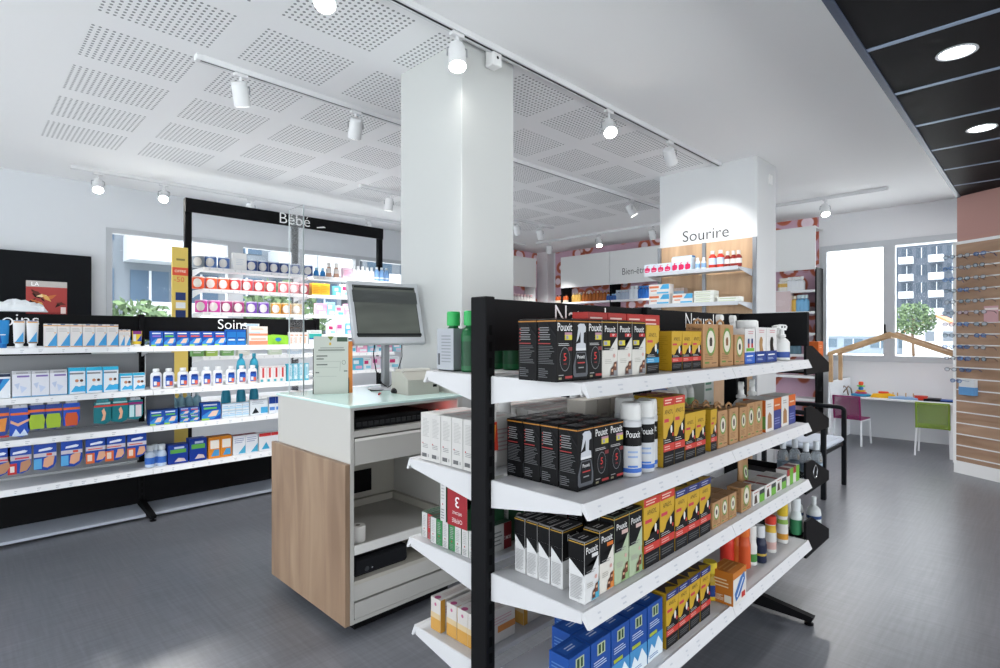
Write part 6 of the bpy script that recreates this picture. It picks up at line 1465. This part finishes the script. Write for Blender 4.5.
# ================================================================== SOURIRE SHELVES (products face -X)
def xrow(maker, px0, px1, n, X, z, d, h, look, place, cat, group=None, gap=.96, m=1):
    y0_, y1_ = AY(px0, X), AY(px1, X); p = (y0_ - y1_) / n
    pr = maker(p * gap, d, h)
    for j in range(m):
        for i in range(n):
            put(pr, X + d / 2 + j * d * 1.04, y0_ - p * (i + .5), z, look + (', ' + pos_words(i, n, j, m) if n * m > 1 else '') + ', ' + place, cat, group if n * m > 1 else None, -PI / 2 + RJ.uniform(-.01, .01))
S1, S2 = 'top shelf under Sourire', 'lower shelf under Sourire'
SX = 5.32
xrow(cartonof('toothpaste_carton', '#cfdbe8', [('f', 'p', [(.08, .2), (.2, .08), (.8, .12), (.95, .3), (.9, .55), (.6, .62), (.5, .75), (.35, .62), (.1, .55)], '#d0285c'), ('f', 'l', .2, .2, .8, .34, 1, '#f0c0d0'), ('f', 'p', [(.2, .68), (.5, .86), (.9, .72), (.5, .78)], '#d0285c')]), 644, 671, 4, SX, 2.1115, .06, .095, 'toothpaste carton with crimson lips', S1, 'carton', G('lower lip-print cartons', S1))
xrow(cartonof('toothpaste_carton', '#cfe0ee', [('f', 'p', [(.08, .15), (.2, .05), (.8, .1), (.95, .25), (.9, .45), (.6, .5), (.5, .6), (.35, .5), (.1, .45)], '#d0285c'), ('f', 'p', [(.15, .52), (.5, .66), (.9, .56), (.5, .6)], '#d0285c'), ('f', 'r', 0, .72, 1, 1, '#dfeaf2')]), 671.5, 691, 3, SX, 2.1115, .10, .135, 'taller toothpaste carton with crimson lips', S1, 'carton', G('taller lip-print cartons', S1))
put(carton('large_toothbrush_carton', .22, .08, .175, '#c8dcee', [('f', 'r', .05, .1, .95, .9, '#d8e6f2'), ('s', 'r', 0, 0, 1, 1, '#4a86c8'), ('r', 'r', 0, 0, 1, 1, '#4a86c8')]), SX + .21, AY(682, SX + .17), 2.1115, 'big pale blue carton standing behind the lip-print cartons', 'carton', None, -PI / 2)
bw_ = bottle('mouthwash_bottle', .05, .12, '#d8e2ee', '#dfe8f0', caph=.25, neck=.5, capw=.55, bands=[(.15, .5, '#8ab0dc')])
for i, px in enumerate((696, 702)): put(bw_, SX + .04, AY(px, SX), 2.1115, f"small pale blue rinse bottle, {('left', 'right')[i]} one, {S1}", 'bottle', 'small rinse bottles on the ' + S1)
rw = bottle('mouthwash_bottle', .075, .175, '#c83a2c', '#dfdcd8', caph=.2, neck=.5, capw=.55, bands=[(.2, .62, '#c8d8ec')])
for i, px in enumerate((710.5, 718.5)): put(rw, SX + .05, AY(px, SX), 2.1115, f"red mouthwash bottle with pale label, {('left', 'right')[i]} one, {S1}", 'bottle', 'red mouthwash bottles on the ' + S1)
rd = bottle('mouthwash_bottle', .062, .155, '#8a2a24', '#d8d4d0', caph=.25, neck=.5, capw=.55, bands=[(.2, .5, '#e0dcd8')])
for i, px in enumerate((725.5, 731.5, 736.5)): put(rd, SX + .05, AY(px, SX), 2.1115, f"dark red rinse bottle, {pos_words(i, 3)}, {S1}", 'bottle', 'dark red rinse bottles on the ' + S1)
ow = cartonof('toothpaste_carton', '#e0dfdd', [('f', 'r', .02, .62, .5, .85, '#d8744a'), ('f', 'p', [(.55, .5), (1, .5), (1, .98), (.7, .98)], '#4aa4d4'), ('f', 'r', .4, .06, .98, .22, '#5ab0dc'), ('f', 'r', .1, .3, .4, .42, '#dc8a64'), ('t', 'r', 0, 0, 1, 1, '#b8907c')])
xrow(ow, 648.5, 669.5, 1, SX, 1.7755, .10, .105, 'white orange and blue toothpaste carton, lower of stack', S2, 'carton')
xrow(ow, 648.5, 669.5, 1, SX, 1.7755 + .107, .10, .105, 'white orange and blue toothpaste carton, upper of stack', S2, 'carton')
xrow(ow, 672, 693, 1, SX, 1.7755, .10, .10, 'white orange and blue toothpaste carton right of stack', S2, 'carton')
xrow(cartonof('slim_toothpaste_carton', '#b8a8a0', [('f', 'r', 0, .6, 1, .8, '#8ab0c8')]), 672, 684, 4, SX + .10, 1.7755, .08, .17, 'slim grey-blue carton behind', S2, 'carton', 'slim cartons on the ' + S2)
gw = cartonof('toothpaste_carton', '#dfe2dc', [('f', 'r', .05, .1, .8, .25, '#c8d4b0'), ('f', 'l', .1, .5, .9, .8, 1, '#9ab07a')])
for q in range(3): xrow(gw, 693.5, 714, 1, SX, 1.7755 + .040 * q, .12, .038, f"flat white-green carton, {('bottom', 'middle', 'top')[q]} of three", S2, 'carton')
xrow(gw, 717, 740, 1, SX, 1.7755, .10, .045, 'long flat white-green carton at right end', S2, 'carton')

# ================================================================== FAR WALL UNIT PRODUCTS
def xb(pr, px, n, px1, X, z, look, place, group):
    for i in range(n):
        p = px + (px1 - px) * (i + .5) / n
        put(pr, X, AY(p, X), z, look + (', ' + pos_words(i, n) if n > 1 else '') + ', ' + place, 'bottle', group, -PI / 2)
zz = uz[0] + .0015; U = 'wall unit shelf below Bien'
xb(bottle('oil_bottle', .09, .17, '#c85a20', '#3a2c24', caph=.15, neck=.4, capw=.4, bands=[(.0, .32, '#e6dccc')]), 556, 4, 568, UX + .08, zz, 'orange oil bottle with white label', U, 'orange oil bottles')
xb(bottle('oil_bottle', .09, .19, '#c8a050', '#d8c8a8', caph=.15, neck=.4, capw=.4), 572.5, 3, 581, UX + .08, zz, 'golden oil bottle', U, 'golden oil bottles')
xb(bottle('oil_bottle', .085, .20, '#a8602c', '#d8c8b0', caph=.15, neck=.4, capw=.4), 582, 8, 610, UX + .08, zz, 'amber shower oil bottle', U, 'amber oil bottles')
xb(bottle('lotion_bottle', .07, .12, '#2c5aa0', '#8ab0d8', caph=.2), 607, 4, 616, UX + .04, zz, 'small blue lotion bottle', U, 'small blue bottles')
xb(bottle('lotion_bottle', .09, .19, '#a8b4c8', '#c8d0dc', caph=.2), 616, 5, 630, UX + .08, zz, 'pale grey-blue lotion bottle', U, 'pale blue bottles')
xb(bottle('lotion_bottle', .12, .25, '#e0e6ee', '#e8ecf0', caph=.15), 630.5, 2, 638.5, UX + .08, zz, 'large white bottle', U, 'large white bottles')
xb(bottle('lotion_bottle', .10, .24, '#2a6cc0', '#4a90dc', caph=.15), 639, 3, 649, UX + .08, zz, 'bright blue bottle', U, 'bright blue bottles')
zz2 = uz[1] + .0015
xb(bottle('lotion_bottle', .08, .17, '#d8d4d0', '#e6e6e4', caph=.25), 560, 9, 600, UX + .08, zz2, 'white bottle on second wall unit shelf', 'mostly hidden by the gondola header', 'white bottles on the second shelf')
xb(bottle('lotion_bottle', .10, .2, '#e0dcd4', '#e6e2da', caph=.2, bands=[(.3, .6, '#d8b060')]), 780, 3, 788, UX + .08, zz, 'cream bottle with gold label', 'wall unit right of back column', 'cream bottles')
xb(bottle('lotion_bottle', .10, .21, '#dfe2e6', '#e8e8e8', caph=.2), 788.5, 5, 803, UX + .08, zz, 'white lotion bottle', 'wall unit right of back column', 'white bottles right of the back column')
xb(bottle('oil_bottle', .09, .24, '#d8b050', '#e4dcc8', caph=.2), 790, 2, 796, UX + .08, zz2, 'yellow oil bottle', 'second wall unit shelf', 'yellow oil bottles')
xb(bottle('lotion_bottle', .09, .25, '#7ab4dc', '#dcecf4', caph=.2), 797, 3, 808, UX + .08, zz2, 'sky blue lotion bottle', 'second wall unit shelf', 'sky blue bottles')
put(carton('large_pink_carton', .42, .12, .31, '#d8c4c4', [('f', 'l', .15, .3, .85, .6, 5, '#e2d2d2')]), 8.93 + .10, AY(776, UX), zz2, 'large pale pink carton on the wall unit right of back column', 'carton', None, -PI / 2)
for si, cc in ((2, ('#d8dce0', '#4a90a0')), (3, ('#5a7a8a', '#d8c8d0'))):
    xb(bottle('lotion_bottle', .09, .18, cc[0], cc[1], caph=.2), 782, 5, 800, UX + .08, uz[si] + .0015, f"{('pale', 'slate blue')[si - 2]} bottle on the {('third', 'fourth')[si - 2]} wall unit shelf", 'behind end trays', f"bottles on shelf {('three', 'four')[si - 2]}")
pk_ = bottle('lotion_bottle', .09, .18, '#e6e2e0', '#e8c8cc', caph=.25)
for i in range(7):
    px = 513 + i * 3.2
    put(pk_, AX(px, 7.75), 7.78, 2.1215, f"white and pink bottle, {pos_words(i, 7)}, short corner unit", 'bottle', 'white and pink bottles on the short corner unit')
# ================================================================== LIGHT, CAMERA
w = bpy.data.worlds.new('overcast'); SC.world = w; w.use_nodes = True
bg = w.node_tree.nodes['Background']; bg.inputs[0].default_value = (.90, .95, 1.0, 1); 
_nt = w.node_tree                      # overcast sky: three times brighter overhead than at the horizon
_tc = _nt.nodes.new('ShaderNodeTexCoord'); _sp = _nt.nodes.new('ShaderNodeSeparateXYZ')
_nt.links.new(_tc.outputs['Generated'], _sp.inputs[0])
_z = mth(_nt, 'MAXIMUM', _sp.outputs[2], 0.0)
_nt.links.new(mth(_nt, 'MULTIPLY', mth(_nt, 'ADD', mth(_nt, 'MULTIPLY', _z, 2.0), 1.0), 1.9), bg.inputs[1])
cam = bpy.data.cameras.new('camera'); co = bpy.data.objects.new('camera', cam); COL.objects.link(co)
cam.sensor_width = 36; cam.lens = 550 / 1000 * 36; cam.shift_y = .001; cam.clip_start = .05; cam.clip_end = 500
co.location = (0, 0, EYE); co.rotation_euler = (PI / 2, 0, -PI / 4)
SC.camera = co
vs_ = SC.view_settings
vs_.view_transform = 'Standard'; vs_.look = 'None'; vs_.gamma = 1; vs_.use_curve_mapping = False
vs_.exposure = 0.6
